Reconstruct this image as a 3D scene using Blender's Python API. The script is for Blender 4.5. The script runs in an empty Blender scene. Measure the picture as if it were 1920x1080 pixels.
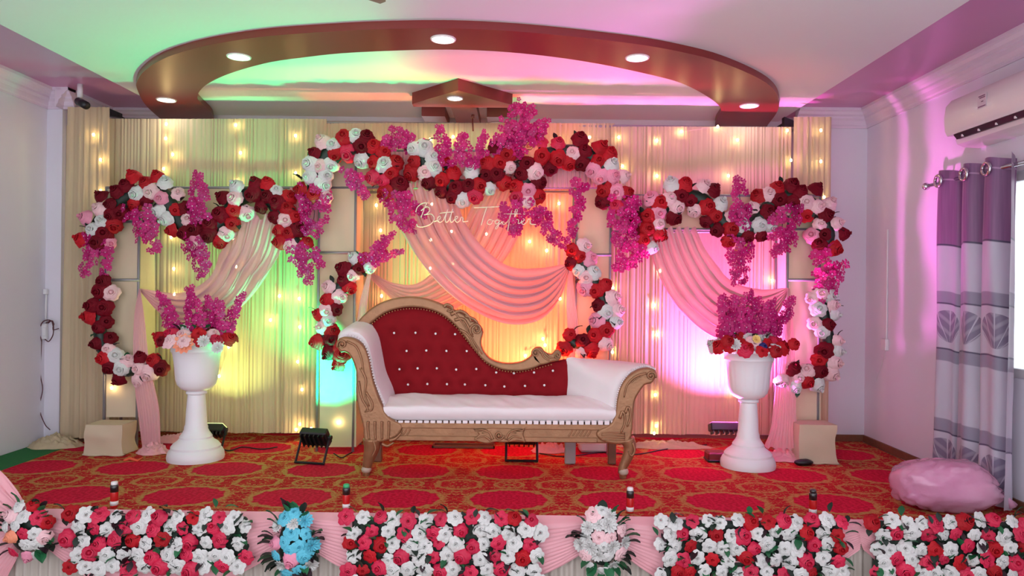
import bpy, bmesh, math, random
from mathutils import Vector, Matrix, noise
random.seed(7)
R = math.radians
PI = math.pi
# ------------------------------------------------------------------ camera, world, exposure
F = 1387.0; H = 1.24; CX = 968.0; ROLL = R(0.65)
scene = bpy.context.scene
C = scene.collection
cam_d = bpy.data.cameras.new('camera')
cam_d.lens = F / 1920 * 36; cam_d.sensor_width = 36
cam_d.shift_x = -(CX - 960) / 1920
cam = bpy.data.objects.new('camera', cam_d); C.objects.link(cam)
cam.matrix_world = Matrix.Translation((0, 0, H)) @ Matrix.Rotation(PI/2, 4, 'X') @ Matrix.Rotation(ROLL, 4, 'Z')
scene.camera = cam
world = bpy.data.worlds.new('world'); scene.world = world
world.use_nodes = True
bg = world.node_tree.nodes['Background']
bg.inputs[0].default_value = (0.90, 0.93, 1.0, 1); bg.inputs[1].default_value = 2.4
vs = scene.view_settings
vs.view_transform = 'Standard'; vs.look = 'None'; vs.gamma = 1; vs.use_curve_mapping = False
vs.exposure = 0.12
scene.cycles.max_bounces = 5
scene.cycles.diffuse_bounces = 3
scene.cycles.glossy_bounces = 2
scene.cycles.transparent_max_bounces = 8
scene.cycles.use_light_tree = False
scene.cycles.use_adaptive_sampling = True
scene.cycles.adaptive_threshold = 0.06
scene.cycles.caustics_reflective = False; scene.cycles.caustics_refractive = False
scene.cycles.sample_clamp_indirect = 6

def at(x, y, D):
    """photo pixel at depth D (metres along the view axis) -> world point"""
    dx, dy = x - CX, 540.0 - y
    c, s = math.cos(ROLL), math.sin(ROLL)
    return Vector(((dx*c - dy*s) * D / F, D, H + (dx*s + dy*c) * D / F))
def on_z(x, y, z):
    dx, dy = x - CX, 540.0 - y
    ty = dx*math.sin(ROLL) + dy*math.cos(ROLL)
    return at(x, y, (z - H) * F / ty)

# ------------------------------------------------------------------ helpers
def srgb(r, g, b):
    f = lambda c: (c/255/12.92) if c/255 <= .04045 else ((c/255 + .055)/1.055)**2.4
    return (f(r), f(g), f(b))
class Nd:
    """tiny node-maths wrapper"""
    def __init__(s, nt, sock): s.nt, s.s = nt, sock
    def op(s, kind, *a):
        n = s.nt.nodes.new('ShaderNodeMath'); n.operation = kind
        for i, v in enumerate((s,) + a):
            if isinstance(v, Nd): s.nt.links.new(v.s, n.inputs[i])
            else: n.inputs[i].default_value = v
        return Nd(s.nt, n.outputs[0])
    def __add__(s, o): return s.op('ADD', o)
    def __sub__(s, o): return s.op('SUBTRACT', o)
    def __mul__(s, o): return s.op('MULTIPLY', o)
    def __truediv__(s, o): return s.op('DIVIDE', o)
    def absn(s): return s.op('ABSOLUTE')
    def frac(s): return s.op('FRACT')
    def sqrt(s): return s.op('SQRT')
    def mx(s, o): return s.op('MAXIMUM', o)
    def mn(s, o): return s.op('MINIMUM', o)
    def step(s, lo, hi):
        n = s.nt.nodes.new('ShaderNodeMapRange'); n.interpolation_type = 'SMOOTHSTEP'
        s.nt.links.new(s.s, n.inputs[0]); n.inputs[1].default_value = lo; n.inputs[2].default_value = hi
        return Nd(s.nt, n.outputs[0])
def mixc(nt, f, a, b):
    n = nt.nodes.new('ShaderNodeMix'); n.data_type = 'RGBA'
    for sock, v in ((n.inputs[0], f), (n.inputs[6], a), (n.inputs[7], b)):
        if isinstance(v, Nd): nt.links.new(v.s, sock)
        elif isinstance(v, (int, float)): sock.default_value = v
        elif isinstance(v, tuple): sock.default_value = (*v[:3], 1)
        else: nt.links.new(v, sock)
    return n.outputs[2]
def combine(nt, x, y, z=0.0):
    n = nt.nodes.new('ShaderNodeCombineXYZ')
    for i, v in enumerate((x, y, z)):
        if isinstance(v, Nd): nt.links.new(v.s, n.inputs[i])
        else: n.inputs[i].default_value = v
    return n.outputs[0]
def noise_n(nt, vec, scale, detail=2, rough=.5):
    n = nt.nodes.new('ShaderNodeTexNoise'); n.inputs['Scale'].default_value = scale
    n.inputs['Detail'].default_value = detail; n.inputs['Roughness'].default_value = rough
    if vec is not None: nt.links.new(vec, n.inputs['Vector'])
    return Nd(nt, n.outputs[0])
def new_mat(name):
    m = bpy.data.materials.new(name); m.use_nodes = True
    nt = m.node_tree; p = nt.nodes['Principled BSDF']
    return m, nt, p
def M(name, col, rough=.6, metal=0, spec=.5, var=.12, scale=12, bump=0, bscale=40, trans=0, alpha=1, sheen=0, emit=0, coat=0, obrand=0, stretch=None):
    m, nt, p = new_mat(name)
    tc = nt.nodes.new('ShaderNodeTexCoord'); vec = tc.outputs['Object']
    if stretch:
        mp = nt.nodes.new('ShaderNodeMapping'); mp.inputs['Scale'].default_value = stretch
        nt.links.new(vec, mp.inputs[0]); vec = mp.outputs[0]
    nz = noise_n(nt, vec, scale, 3)
    dk = tuple(c*(1-var) for c in col); lt = tuple(min(1, c*(1+var)) for c in col)
    cs = mixc(nt, nz, dk, lt)
    if obrand:
        oi = nt.nodes.new('ShaderNodeObjectInfo')
        cs = mixc(nt, Nd(nt, oi.outputs['Random']) * obrand, cs, tuple(c*.35 for c in col))
    nt.links.new(cs, p.inputs['Base Color'])
    p.inputs['Roughness'].default_value = rough; p.inputs['Metallic'].default_value = metal
    p.inputs['Specular IOR Level'].default_value = spec
    if sheen: p.inputs['Sheen Weight'].default_value = sheen
    if coat: p.inputs['Coat Weight'].default_value = coat
    if emit:
        nt.links.new(cs, p.inputs['Emission Color']); p.inputs['Emission Strength'].default_value = emit
    if bump:
        b = nt.nodes.new('ShaderNodeBump'); b.inputs['Strength'].default_value = bump; b.inputs['Distance'].default_value = .01
        nt.links.new(noise_n(nt, vec, bscale, 4).s, b.inputs['Height']); nt.links.new(b.outputs[0], p.inputs['Normal'])
    out = nt.nodes['Material Output']; sh = p.outputs[0]
    if trans:
        t = nt.nodes.new('ShaderNodeBsdfTranslucent'); nt.links.new(cs, t.inputs[0])
        mx = nt.nodes.new('ShaderNodeMixShader'); mx.inputs[0].default_value = trans
        nt.links.new(sh, mx.inputs[1]); nt.links.new(t.outputs[0], mx.inputs[2]); sh = mx.outputs[0]
    if alpha < 1:
        t = nt.nodes.new('ShaderNodeBsdfTransparent')
        mx = nt.nodes.new('ShaderNodeMixShader'); mx.inputs[0].default_value = alpha
        nt.links.new(t.outputs[0], mx.inputs[1]); nt.links.new(sh, mx.inputs[2]); sh = mx.outputs[0]
    nt.links.new(sh, out.inputs[0])
    if name in ('fairy_bulb', 'flood_lens'): m.cycles.emission_sampling = 'NONE'
    return m

def wl(o):
    v = Vector((0, 0, 0))
    while o is not None: v += o.location; o = o.parent
    return v
def tag(o, label=None, cat=None, group=None, kind=None):
    if label: o['label'] = label
    if cat: o['category'] = cat
    if group: o['group'] = group
    if kind: o['kind'] = kind
    return o
def thing(name, loc, label, cat, group=None):
    o = bpy.data.objects.new(name, None); C.objects.link(o); o.location = loc
    o.empty_display_size = .05
    return tag(o, label, cat, group)
def link_mesh(name, me, mat, parent=None, loc=None):
    o = bpy.data.objects.new(name, me); C.objects.link(o)
    if mat is not None and not me.materials: me.materials.append(mat)
    if loc is not None: o.location = Vector(loc) - (wl(parent) if parent else Vector())
    if parent: o.parent = parent
    return o
def mo(name, V, Fc, mat, parent=None, smooth=True, uv=None):
    """mesh object from world-space vertices"""
    V = [Vector(v) for v in V]
    lo = Vector((min(v[i] for v in V) for i in range(3))); hi = Vector((max(v[i] for v in V) for i in range(3)))
    c = Vector(((lo.x+hi.x)/2, (lo.y+hi.y)/2, lo.z))
    me = bpy.data.meshes.new(name)
    me.from_pydata([v - c for v in V], [], Fc)
    if smooth: me.polygons.foreach_set('use_smooth', [True]*len(me.polygons))
    if uv:
        l = me.uv_layers.new(name='UVMap')
        for lp in me.loops: l.data[lp.index].uv = uv[lp.vertex_index]
    me.update()
    return link_mesh(name, me, mat, parent, c)
class MB:
    def __init__(s): s.v = []; s.f = []
    def add(s, V, Fc):
        n = len(s.v); s.v += [Vector(v) for v in V]; s.f += [tuple(i+n for i in f) for f in Fc]; return s
    def box(s, a, b, ch=0.0):
        """box with chamfered edges"""
        a, b = Vector(a), Vector(b)
        if ch <= 0:
            V = [(x, y, z) for z in (a.z, b.z) for y in (a.y, b.y) for x in (a.x, b.x)]
            return s.add(V, [(0,2,3,1),(4,5,7,6),(0,1,5,4),(2,6,7,3),(0,4,6,2),(1,3,7,5)])
        V = []; idx = {}
        for cx in (0, 1):
            for cy in (0, 1):
                for cz in (0, 1):
                    p = (a.x if cx == 0 else b.x, a.y if cy == 0 else b.y, a.z if cz == 0 else b.z)
                    sg = (1 - 2*cx, 1 - 2*cy, 1 - 2*cz)
                    for ax in range(3):
                        q = list(p)
                        for k in range(3):
                            if k != ax: q[k] += sg[k]*ch
                        idx[(cx, cy, cz, ax)] = len(V); V.append(q)
        Fc = []
        for ax in range(3):
            o1, o2 = [k for k in range(3) if k != ax]
            for sd in (0, 1):
                def key(i, j):
                    k = [0, 0, 0]; k[ax] = sd; k[o1] = i; k[o2] = j; return (*k, ax)
                # face of axis ax keeps full extent on ax
                Fc.append([idx[key(0,0)], idx[key(1,0)], idx[key(1,1)], idx[key(0,1)]])
            for i in (0, 1):
                for j in (0, 1):
                    def k2(t, w):
                        k = [0, 0, 0]; k[ax] = t; k[o1] = i; k[o2] = j; return (*k, w)
                    Fc.append([idx[k2(0,o1)], idx[k2(1,o1)], idx[k2(1,o2)], idx[k2(0,o2)]])
        for cx in (0, 1):
            for cy in (0, 1):
                for cz in (0, 1): Fc.append([idx[(cx,cy,cz,k)] for k in range(3)])
        return s.add(V, Fc)
    def tube(s, pts, r, n=8, cap=True, sq=1.0):
        pts = [Vector(p) for p in pts]
        rr = r if isinstance(r, (list, tuple)) else [r]*len(pts)
        t0 = (pts[1]-pts[0]).normalized()
        u = t0.orthogonal().normalized(); V = []; prev = t0
        for i, p in enumerate(pts):
            a = pts[max(0, i-1)]; b = pts[min(len(pts)-1, i+1)]
            t = (b-a).normalized() if (b-a).length > 1e-9 else prev
            u = (u - t*u.dot(t)); u = u.normalized() if u.length > 1e-6 else t.orthogonal().normalized()
            w = t.cross(u); prev = t
            for k in range(n):
                an = 2*PI*k/n
                V.append(p + (u*math.cos(an) + w*math.sin(an)*sq)*rr[i])
        Fc = []
        for i in range(len(pts)-1):
            for k in range(n):
                Fc.append((i*n+k, i*n+(k+1)%n, (i+1)*n+(k+1)%n, (i+1)*n+k))
        if cap:
            Fc.append(tuple(range(n))[::-1]); Fc.append(tuple((len(pts)-1)*n+k for k in range(n)))
        return s.add(V, Fc)
    def lathe(s, c, prof, n=32, flute=None):
        """prof: list of (r, z) bottom to top"""
        c = Vector(c); V = []
        for (r, z) in prof:
            for k in range(n):
                an = 2*PI*k/n
                q = r*(1 + (flute(an, z) if flute else 0))
                V.append(c + Vector((q*math.cos(an), q*math.sin(an), z)))
        Fc = [(i*n+k, i*n+(k+1)%n, (i+1)*n+(k+1)%n, (i+1)*n+k) for i in range(len(prof)-1) for k in range(n)]
        Fc.append(tuple(range(n))[::-1]); Fc.append(tuple((len(prof)-1)*n+k for k in range(n)))
        return s.add(V, Fc)
    def sphere(s, c, r, nu=10, nv=6):
        c = Vector(c); rr = Vector(r) if not isinstance(r, (int, float)) else Vector((r, r, r))
        V = [c + Vector((0, 0, -rr.z))]
        for j in range(1, nv):
            ph = -PI/2 + PI*j/nv
            for k in range(nu):
                an = 2*PI*k/nu
                V.append(c + Vector((rr.x*math.cos(ph)*math.cos(an), rr.y*math.cos(ph)*math.sin(an), rr.z*math.sin(ph))))
        V.append(c + Vector((0, 0, rr.z))); Fc = []
        for k in range(nu): Fc.append((0, 1+(k+1)%nu, 1+k))
        for j in range(nv-2):
            for k in range(nu):
                Fc.append((1+j*nu+k, 1+j*nu+(k+1)%nu, 1+(j+1)*nu+(k+1)%nu, 1+(j+1)*nu+k))
        b = 1+(nv-2)*nu
        for k in range(nu): Fc.append((b+k, b+(k+1)%nu, len(V)-1))
        return s.add(V, Fc)
    def build(s, name, mat, parent=None, smooth=False):
        return mo(name, s.v, s.f, mat, parent, smooth)
def auto_smooth(o, ang=40):
    me = o.data
    bm = bmesh.new(); bm.from_mesh(me); bmesh.ops.recalc_face_normals(bm, faces=bm.faces)
    for f in bm.faces: f.smooth = True
    for e in bm.edges:
        if len(e.link_faces) == 2 and e.calc_face_angle(0) > R(ang): e.smooth = False
    bm.to_mesh(me); bm.free()
    return o
def catmull(pts, n):
    """resample a polyline smoothly into n points"""
    pts = [Vector(p) if len(p) > 2 else Vector((p[0], p[1], 0)) for p in pts]
    P = [pts[0]*2 - pts[1]] + pts + [pts[-1]*2 - pts[-2]]
    dense = []
    for i in range(1, len(P)-2):
        p0, p1, p2, p3 = P[i-1:i+3]
        for k in range(16):
            t = k/16
            dense.append(.5*((2*p1) + (p2-p0)*t + (2*p0-5*p1+4*p2-p3)*t*t + (3*p1-p0-3*p2+p3)*t**3))
    dense.append(pts[-1])
    L = [0]
    for a, b in zip(dense, dense[1:]): L.append(L[-1] + (b-a).length)
    out = []; j = 0
    for i in range(n):
        d = L[-1]*i/(n-1)
        while j < len(L)-2 and L[j+1] < d: j += 1
        seg = L[j+1]-L[j]
        out.append(dense[j].lerp(dense[j+1], 0 if seg == 0 else min(1, (d-L[j])/seg)))
    return out
def slab(name, poly, D, depth, bev, mat, parent, res=2):
    """outline given in photo pixels, at depth D..D+depth, rounded edges"""
    pts = [at(x, y, D) for x, y in poly]
    c = sum(pts, Vector())/len(pts)
    cu = bpy.data.curves.new(name, 'CURVE'); cu.dimensions = '2D'; cu.fill_mode = 'BOTH'
    sp = cu.splines.new('POLY'); sp.points.add(len(pts)-1)
    for q, p in zip(sp.points, pts): q.co = (p.x-c.x, p.z-c.z, 0, 1)
    sp.use_cyclic_u = True
    cu.extrude = max(1e-4, depth/2 - bev); cu.bevel_depth = bev; cu.offset = -bev; cu.bevel_resolution = res
    tmp = bpy.data.objects.new('tmp', cu); C.objects.link(tmp)
    dg = bpy.context.evaluated_depsgraph_get()
    me = bpy.data.meshes.new_from_object(tmp.evaluated_get(dg))
    bpy.data.objects.remove(tmp); bpy.data.curves.remove(cu)
    me.transform(Matrix.Translation((c.x, D + depth/2, c.z)) @ Matrix.Rotation(PI/2, 4, 'X'))
    V = [v.co.copy() for v in me.vertices]; Fc = [tuple(p.vertices) for p in me.polygons]
    bpy.data.meshes.remove(me)
    return auto_smooth(mo(name, V, Fc, mat, parent), 50)
def sheet(name, fn, nu, nv, mat, parent=None, uvf=None):
    V = [fn(i/nu, j/nv) for j in range(nv+1) for i in range(nu+1)]
    Fc = [(j*(nu+1)+i, j*(nu+1)+i+1, (j+1)*(nu+1)+i+1, (j+1)*(nu+1)+i) for j in range(nv) for i in range(nu)]
    uv = [uvf(i/nu, j/nv) for j in range(nv+1) for i in range(nu+1)] if uvf else None
    return mo(name, V, Fc, mat, parent, True, uv)
def n1(x, s=0.0): return noise.noise(Vector((x, s, s*1.7)))

# ------------------------------------------------------------------ materials
wall_m = M('wall_paint', srgb(226, 220, 232), .55, var=.03, scale=2, bump=.05, bscale=60)
ceil_m = M('ceiling_paint', srgb(226, 224, 226), .5, var=.02, scale=2)
mauve_m = M('mauve_gloss_paint', srgb(196, 128, 176), .28, var=.05, scale=3, spec=.6)
cornice_m = M('cornice_plaster', srgb(226, 208, 224), .5, var=.05, scale=6)
ring_m = M('dark_red_gloss_paint', srgb(124, 34, 32), .34, var=.05, scale=3, spec=.6)
lamp_m = M('lamp_glow', (1, .97, .92), .4, emit=30, var=0)
lamp_trim_m = M('white_lamp_rim', srgb(235, 230, 225), .4)
cream_m = M('cream_chiffon', srgb(226, 204, 170), .75, var=.06, scale=9, trans=.35, stretch=(6, 6, .4))
cream2_m = M('cream_stretch_cloth', srgb(226, 206, 178), .7, var=.07, scale=5, trans=.2)
pink_m = M('pink_chiffon', srgb(250, 188, 198), .45, var=.05, scale=6, trans=.35, alpha=.88, sheen=.3)
pinks_m = M('pink_satin', srgb(247, 176, 186), .45, var=.05, scale=6, trans=.15, sheen=.3)
sheer_m = M('white_net', srgb(222, 210, 200), .7, var=.08, scale=10, trans=.3, stretch=(6, 6, .4))
steel_m = M('grey_frame_paint', srgb(150, 146, 150), .45, metal=.3, var=.1)
gold_m = M('antique_gold_wood', srgb(156, 112, 80), .42, metal=.45, var=.25, scale=16, bump=.25, bscale=50)
goldd_m = M('aged_wood', srgb(120, 74, 52), .55, var=.2, scale=16, bump=.2, bscale=40)
velvet_m = M('red_velvet', srgb(132, 6, 20), .8, var=.1, scale=25, sheen=.08, spec=.2)
white_cloth_m = M('white_upholstery', srgb(238, 226, 228), .6, var=.04, scale=8, bump=.15, bscale=14)
nail_m = M('brass_nail', srgb(196, 150, 96), .3, metal=.8)
crystal_m = M('crystal_button', srgb(245, 240, 240), .1, spec=1, coat=1)
urn_m = M('white_plastic', srgb(238, 236, 240), .4, var=.03, scale=4)
black_m = M('black_metal', srgb(22, 20, 24), .4, var=.2, scale=20)
rubber_m = M('dark_cable', srgb(34, 26, 28), .6)
pvc_m = M('white_pvc', srgb(226, 222, 226), .4, var=.03)
bulb_m = M('fairy_bulb', (1, .72, .3), .3, emit=60, var=0)
wire_m = M('thin_clear_wire', srgb(214, 198, 168), .5)
leaf_ms = [M('leaf_dark', srgb(28, 46, 36), .5, var=.25, obrand=.5), M('leaf_green', srgb(32, 104, 62), .5, var=.25, obrand=.6), M('leaf_plum', srgb(44, 20, 30), .55, var=.25, obrand=.5)]  # three leaf tones mixed at random, the last a dark plum
ROSE = {
 'maroon': M('petal_maroon', srgb(120, 4, 28), .7, spec=.2, var=.2, scale=30, obrand=.5),
 'red': M('petal_red', srgb(192, 16, 32), .65, spec=.3, var=.2, scale=30, obrand=.45),
 'hot': M('petal_hot_pink', srgb(214, 28, 74), .6, var=.15, scale=30, obrand=.3),
 'blush': M('petal_blush', srgb(242, 196, 200), .6, var=.08, scale=30, obrand=.1),
 'pink': M('petal_pink', srgb(240, 150, 176), .6, var=.08, scale=30, obrand=.15),
 'white': M('petal_white', srgb(218, 216, 213), .6, var=.05, scale=30, obrand=.1),
 'peach': M('petal_peach', srgb(248, 150, 116), .6, var=.1, scale=30, obrand=.1),
 'yellow': M('petal_yellow', srgb(246, 206, 120), .6, var=.1, scale=30),
 'blue': M('petal_sky_blue', srgb(96, 196, 220), .6, var=.1, scale=30, obrand=.15),
 'navy': M('petal_navy', srgb(40, 40, 110), .6, var=.1, scale=30),
}
orchid_m = M('petal_orchid', srgb(214, 30, 130), .5, var=.3, scale=60, obrand=.35, trans=.25)
orchid_lip_m = M('orchid_lip', srgb(240, 190, 226), .5)
stem_m = M('flower_stem', srgb(58, 40, 40), .6)

# ------------------------------------------------------------------ the room
ZC = H + 1.47            # white ceiling
YB = 6.42                # rear wall
XL, XR = -3.68, 2.90
def struct(name, mb, mat, smooth=False):
    o = mb.build(name, mat, None, smooth); o['kind'] = 'structure'; return o
struct('wall_back', MB().box((XL-.1, YB, -.5), (XR+.1, YB+.1, 3.0)).box((2.52, 6.14, -.5), (XR, YB, 2.95)), wall_m)
struct('wall_left', MB().box((XL-.1, .4, -.5), (XL, YB, 3.0)).box((XL, 5.78, -.5), (XL+.12, YB, 2.95)), wall_m)
# right wall with a window opening behind the printed curtain
wy0, wy1, wz0, wz1 = 3.1, 4.62, .75, 1.95
struct('wall_right', MB().box((XR, .4, -.5), (XR+.14, wy0, 3.0)).box((XR, wy1, -.5), (XR+.14, YB, 3.0))
       .box((XR, wy0, -.5), (XR+.14, wy1, wz0)).box((XR, wy0, wz1), (XR+.14, wy1, 3.0)), wall_m)
win = MB()
for y in (wy0, (wy0+wy1)/2-.02, wy1-.05): win.box((XR+.03, y, wz0), (XR+.09, y+.05, wz1))
for z in (wz0, wz1-.05): win.box((XR+.03, wy0, z), (XR+.09, wy1, z+.05))
wf = struct('window_1', win, pvc_m)
gm, gnt, gp = new_mat('window_glass'); gp.inputs['Transmission Weight'].default_value = 1; gp.inputs['Roughness'].default_value = .05; gp.inputs['Base Color'].default_value = (.95, .97, 1, 1)
for k, (a, b) in enumerate(((wy0+.05, (wy0+wy1)/2-.02), ((wy0+wy1)/2+.03, wy1-.05))):
    MB().box((XR+.055, a, wz0+.05), (XR+.061, b, wz1-.05)).build('pane', gm, wf)
struct('ceiling', MB().box((-2.96, .4, ZC), (2.26, YB, ZC+.1)), ceil_m)
struct('ceiling_border', MB().box((XL, .4, ZC+.035), (-2.95, YB, ZC+.1)), mauve_m)
struct('ceiling_border', MB().box((2.25, .4, ZC+.035), (XR, YB, ZC+.1)), mauve_m)
def cornice(name, A, B, inward):
    """stepped crown moulding run from A to B; inward = unit vector into the room"""
    prof = [(0, 0), (.10, 0), (.10, -.022), (.082, -.03), (.07, -.05), (.05, -.062), (.05, -.078), (.03, -.095), (.022, -.125), (.012, -.135), (.012, -.15), (0, -.15)]
    A, B, inward = Vector(A), Vector(B), Vector(inward)
    V = [P + inward*p + Vector((0, 0, z)) for P in (A, B) for p, z in prof]
    n = len(prof)
    Fc = [(k, (k+1) % n, n+(k+1) % n, n+k) for k in range(n)] + [tuple(range(n)), tuple(range(n, 2*n))[::-1]]
    o = mo(name, V, Fc, cornice_m, None, False); o['kind'] = 'structure'
ZM = ZC + .035
cornice('trim_1', (XR, .4, ZM), (XR, 6.14, ZM), (-1, 0, 0))
cornice('trim_2', (XL, .4, ZM), (XL, 5.78, ZM), (1, 0, 0))
cornice('trim_3', (2.3, 6.14, ZM), (XR, 6.14, ZM), (0, -1, 0))
cornice('trim_4', (XL, 5.78, ZM), (XL+.22, 5.78, ZM), (0, -1, 0))
cornice('trim_6', (XL+.12, 5.68, ZM), (XL+.12, YB, ZM), (1, 0, 0))
cornice('trim_5', (XL+.12, YB, ZM), (-2.9, YB, ZM), (0, -1, 0))
struct('baseboard_right', MB().box((XR-.015, 4.0, 0), (XR, 6.14, .055)), goldd_m)
struct('baseboard_back', MB().box((2.52, 6.125, 0), (XR, 6.14, .055)), goldd_m)
# stage platform and hall floor
hall_m = M('hall_floor_tile', srgb(170, 160, 152), .35, var=.1, scale=3)
YF = 4.02
struct('floor', MB().box((XL, YF, -.5), (XR, YB, -.012)), goldd_m)
struct('floor_hall', MB().box((XL-.1, .4, -.56), (XR+.1, YF+.1, -.5)), hall_m)

# carpet: red ovals in gold scrollwork, on a square grid
def carpet_mat():
    m, nt, p = new_mat('damask_carpet')
    g = nt.nodes.new('ShaderNodeNewGeometry'); sx = nt.nodes.new('ShaderNodeSeparateXYZ'); nt.links.new(g.outputs['Position'], sx.inputs[0])
    X, Y = Nd(nt, sx.outputs[0]), Nd(nt, sx.outputs[1])
    u = ((X + .03 + 6.34) / .634 + .5).frac() - .5
    v = ((Y - 4.335 + 6.5) / .65 + .5).frac() - .5
    au, av = u.absn(), v.absn()
    sym = combine(nt, au, av)
    wob = noise_n(nt, sym, 9, 2) - .5
    pos = g.outputs['Position']
    fine = noise_n(nt, pos, 60, 3)
    d = ((u/.35)*(u/.35) + (v/.29)*(v/.29)).sqrt() + wob*.35
    d2 = (((au-.5)/.2)*((au-.5)/.2) + ((av-.5)/.17)*((av-.5)/.17)).sqrt() + wob*.5
    d3 = ((au/.13)*(au/.13) + ((av-.5)/.1)*((av-.5)/.1)).sqrt() + wob*.6
    lines = (noise_n(nt, sym, 7, 2) - .5).absn().step(.017, .008)
    lines2 = (noise_n(nt, combine(nt, au+7.3, av+2.1), 10, 2) - .5).absn().step(.015, .007)
    ringm = (d - 1.10).absn().step(.12, .06)
    ring2 = (d2 - 1.05).absn().step(.15, .08)
    ring3 = (d3 - 1.1).absn().step(.2, .1)
    outside = d.step(1.0, 1.1)
    gold = (lines.mx(lines2).mx(ring2).mx(ring3) * outside).mx(ringm)
    gold = gold * fine.step(.28, .46)
    field = mixc(nt, fine, srgb(150, 10, 26), srgb(200, 26, 40))
    oval = mixc(nt, noise_n(nt, sym, 30, 2).step(.4, .6), srgb(178, 8, 44), srgb(206, 22, 64))
    c1 = mixc(nt, d.step(1.02, .98), field, oval)
    c2 = mixc(nt, gold*.9, c1, mixc(nt, fine, srgb(140, 92, 52), srgb(206, 158, 92)))
    dark = noise_n(nt, combine(nt, au+3, av+9), 14, 2).step(.62, .7) * outside
    c3 = mixc(nt, dark*.5, c2, srgb(96, 14, 18))
    nt.links.new(c3, p.inputs['Base Color']); p.inputs['Roughness'].default_value = .95
    p.inputs['Specular IOR Level'].default_value = .15
    b = nt.nodes.new('ShaderNodeBump'); b.inputs['Strength'].default_value = .35; b.inputs['Distance'].default_value = .006
    nt.links.new(noise_n(nt, pos, 220, 2).s, b.inputs['Height']); nt.links.new(b.outputs[0], p.inputs['Normal'])
    return m
tag(MB().box((-3.38, YF-.005, -.012), (XR-.017, 6.2, 0), .004).build('carpet', carpet_mat()), 'red stage carpet with gold scrollwork around crimson ovals', 'carpet')
green_m = M('green_grass_mat', srgb(10, 104, 48), .9, var=.25, scale=60, bump=.5, bscale=200)
tag(MB().box((XL+.002, 4.1, -.012), (-3.384, 5.775, -.001), .003).build('green_mat', green_m), 'plain green mat along the left wall beside the red carpet', 'mat')

# oval ceiling ring
ZR = H + 1.425
outer = [(302,224),(273,197),(257,167),(257,153),(267,137),(293,117),(333,100),(400,83),(500,68),(640,58),(740,54),(840,53),(940,57),(1040,65),(1140,76),(1210,85),(1280,98),(1347,115),(1413,142),(1447,164),(1460,187),(1457,210),(1435,240)]
inner = [(402,229),(397,213),(377,193),(370,183),(375,170),(393,155),(433,137),(500,118),(567,108),(640,100),(740,95),(840,93),(940,97),(1040,107),(1140,123),(1240,145),(1280,157),(1313,173),(1343,193),(1352,208),(1342,227),(1340,240)]
NR = 90
po = catmull([on_z(x, y, ZR) for x, y in outer], NR); pi_ = catmull([on_z(x, y, ZR) for x, y in inner], NR)
for L in (po, pi_):
    for p in L: p.y = min(p.y, YB); p.z = ZR
V = []
for a, b in zip(po, pi_): V += [a, b, a + Vector((0, 0, ZC-ZR)), b + Vector((0, 0, ZC-ZR))]
Fc = []
for i in range(NR-1):
    j = i*4; k = j+4
    Fc += [(j, k, k+1, j+1), (j, j+2, k+2, k), (j+1, k+1, k+3, j+3)]
ring = mo('ceiling_ring', V, Fc, ring_m, None, False)
auto_smooth(ring, 40)
tag(ring, 'large dark red oval ring fixed flat to the white ceiling', 'ceiling ring')
# arrow-shaped centre piece with three fingers
ZA = H + 1.385
root = thing('ceiling_arrow', (-.42, 5.8, ZA), 'dark red arrow-shaped ceiling piece with three blocks inside the oval ring', 'ceiling ornament')
ax = -.425
def prism(mb, pts, z0, z1):
    n = len(pts)
    mb.add([(x, y, z0) for x, y in pts] + [(x, y, z1) for x, y in pts],
           [tuple(range(n))[::-1], tuple(range(n, 2*n))] + [(k, (k+1) % n, n+(k+1) % n, n+k) for k in range(n)])
    return mb
mb = MB(); prism(mb, [(ax, 5.2), (ax+.38, 5.60), (ax+.38, 5.69), (ax-.38, 5.69), (ax-.38, 5.60)], ZA, ZC); mb.build('arrow_head', ring_m, root)
mb = MB(); prism(mb, [(ax-.10, 5.60), (ax+.10, 5.60), (ax+.10, YB), (ax-.10, YB)], ZA+.012, ZC); mb.build('centre_block', ring_m, root)
for s in (-1, 1):
    mb = MB(); prism(mb, [(ax+s*.36, 6.0), (ax+s*.17, 6.0), (ax+s*.17, YB), (ax+s*.36, YB)][::s], ZA, ZC); mb.build('side_block', ring_m, root)
# recessed lamps
def downlight(x, y, z, where, r=.072):
    p = on_z(x, y, z)
    t = thing('downlight', p, 'round white downlight ' + where, 'downlight', 'ceiling downlights')
    MB().lathe((p.x, p.y, p.z), [(r*.86, -.002), (r*.9, -.008), (r, -.007), (r*1.04, .0), (r*1.02, .002), (r*.86, .002)], 24).build('rim', lamp_trim_m, t, True)
    MB().lathe((p.x, p.y, p.z), [(r*.7, -.0055), (r*.86, -.003), (r*.86, .001)], 16).build('lens', lamp_m, t, True)
downlight(312, 187, ZR, 'at the left end of the dark red ring')
downlight(448, 106, ZR, 'on the left curve of the dark red ring')
downlight(831, 73, ZR, 'at the front middle of the dark red ring')
downlight(1195, 108, ZR, 'on the right curve of the dark red ring')
downlight(1405, 198, ZR, 'at the right end of the dark red ring')
downlight(853, 184, ZA, 'under the tip of the arrow-shaped ceiling piece', .06)
downlight(797, 232, ZA, 'under the left block of the arrow-shaped ceiling piece', .065)
downlight(931, 232, ZA, 'under the right block of the arrow-shaped ceiling piece', .065)
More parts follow.
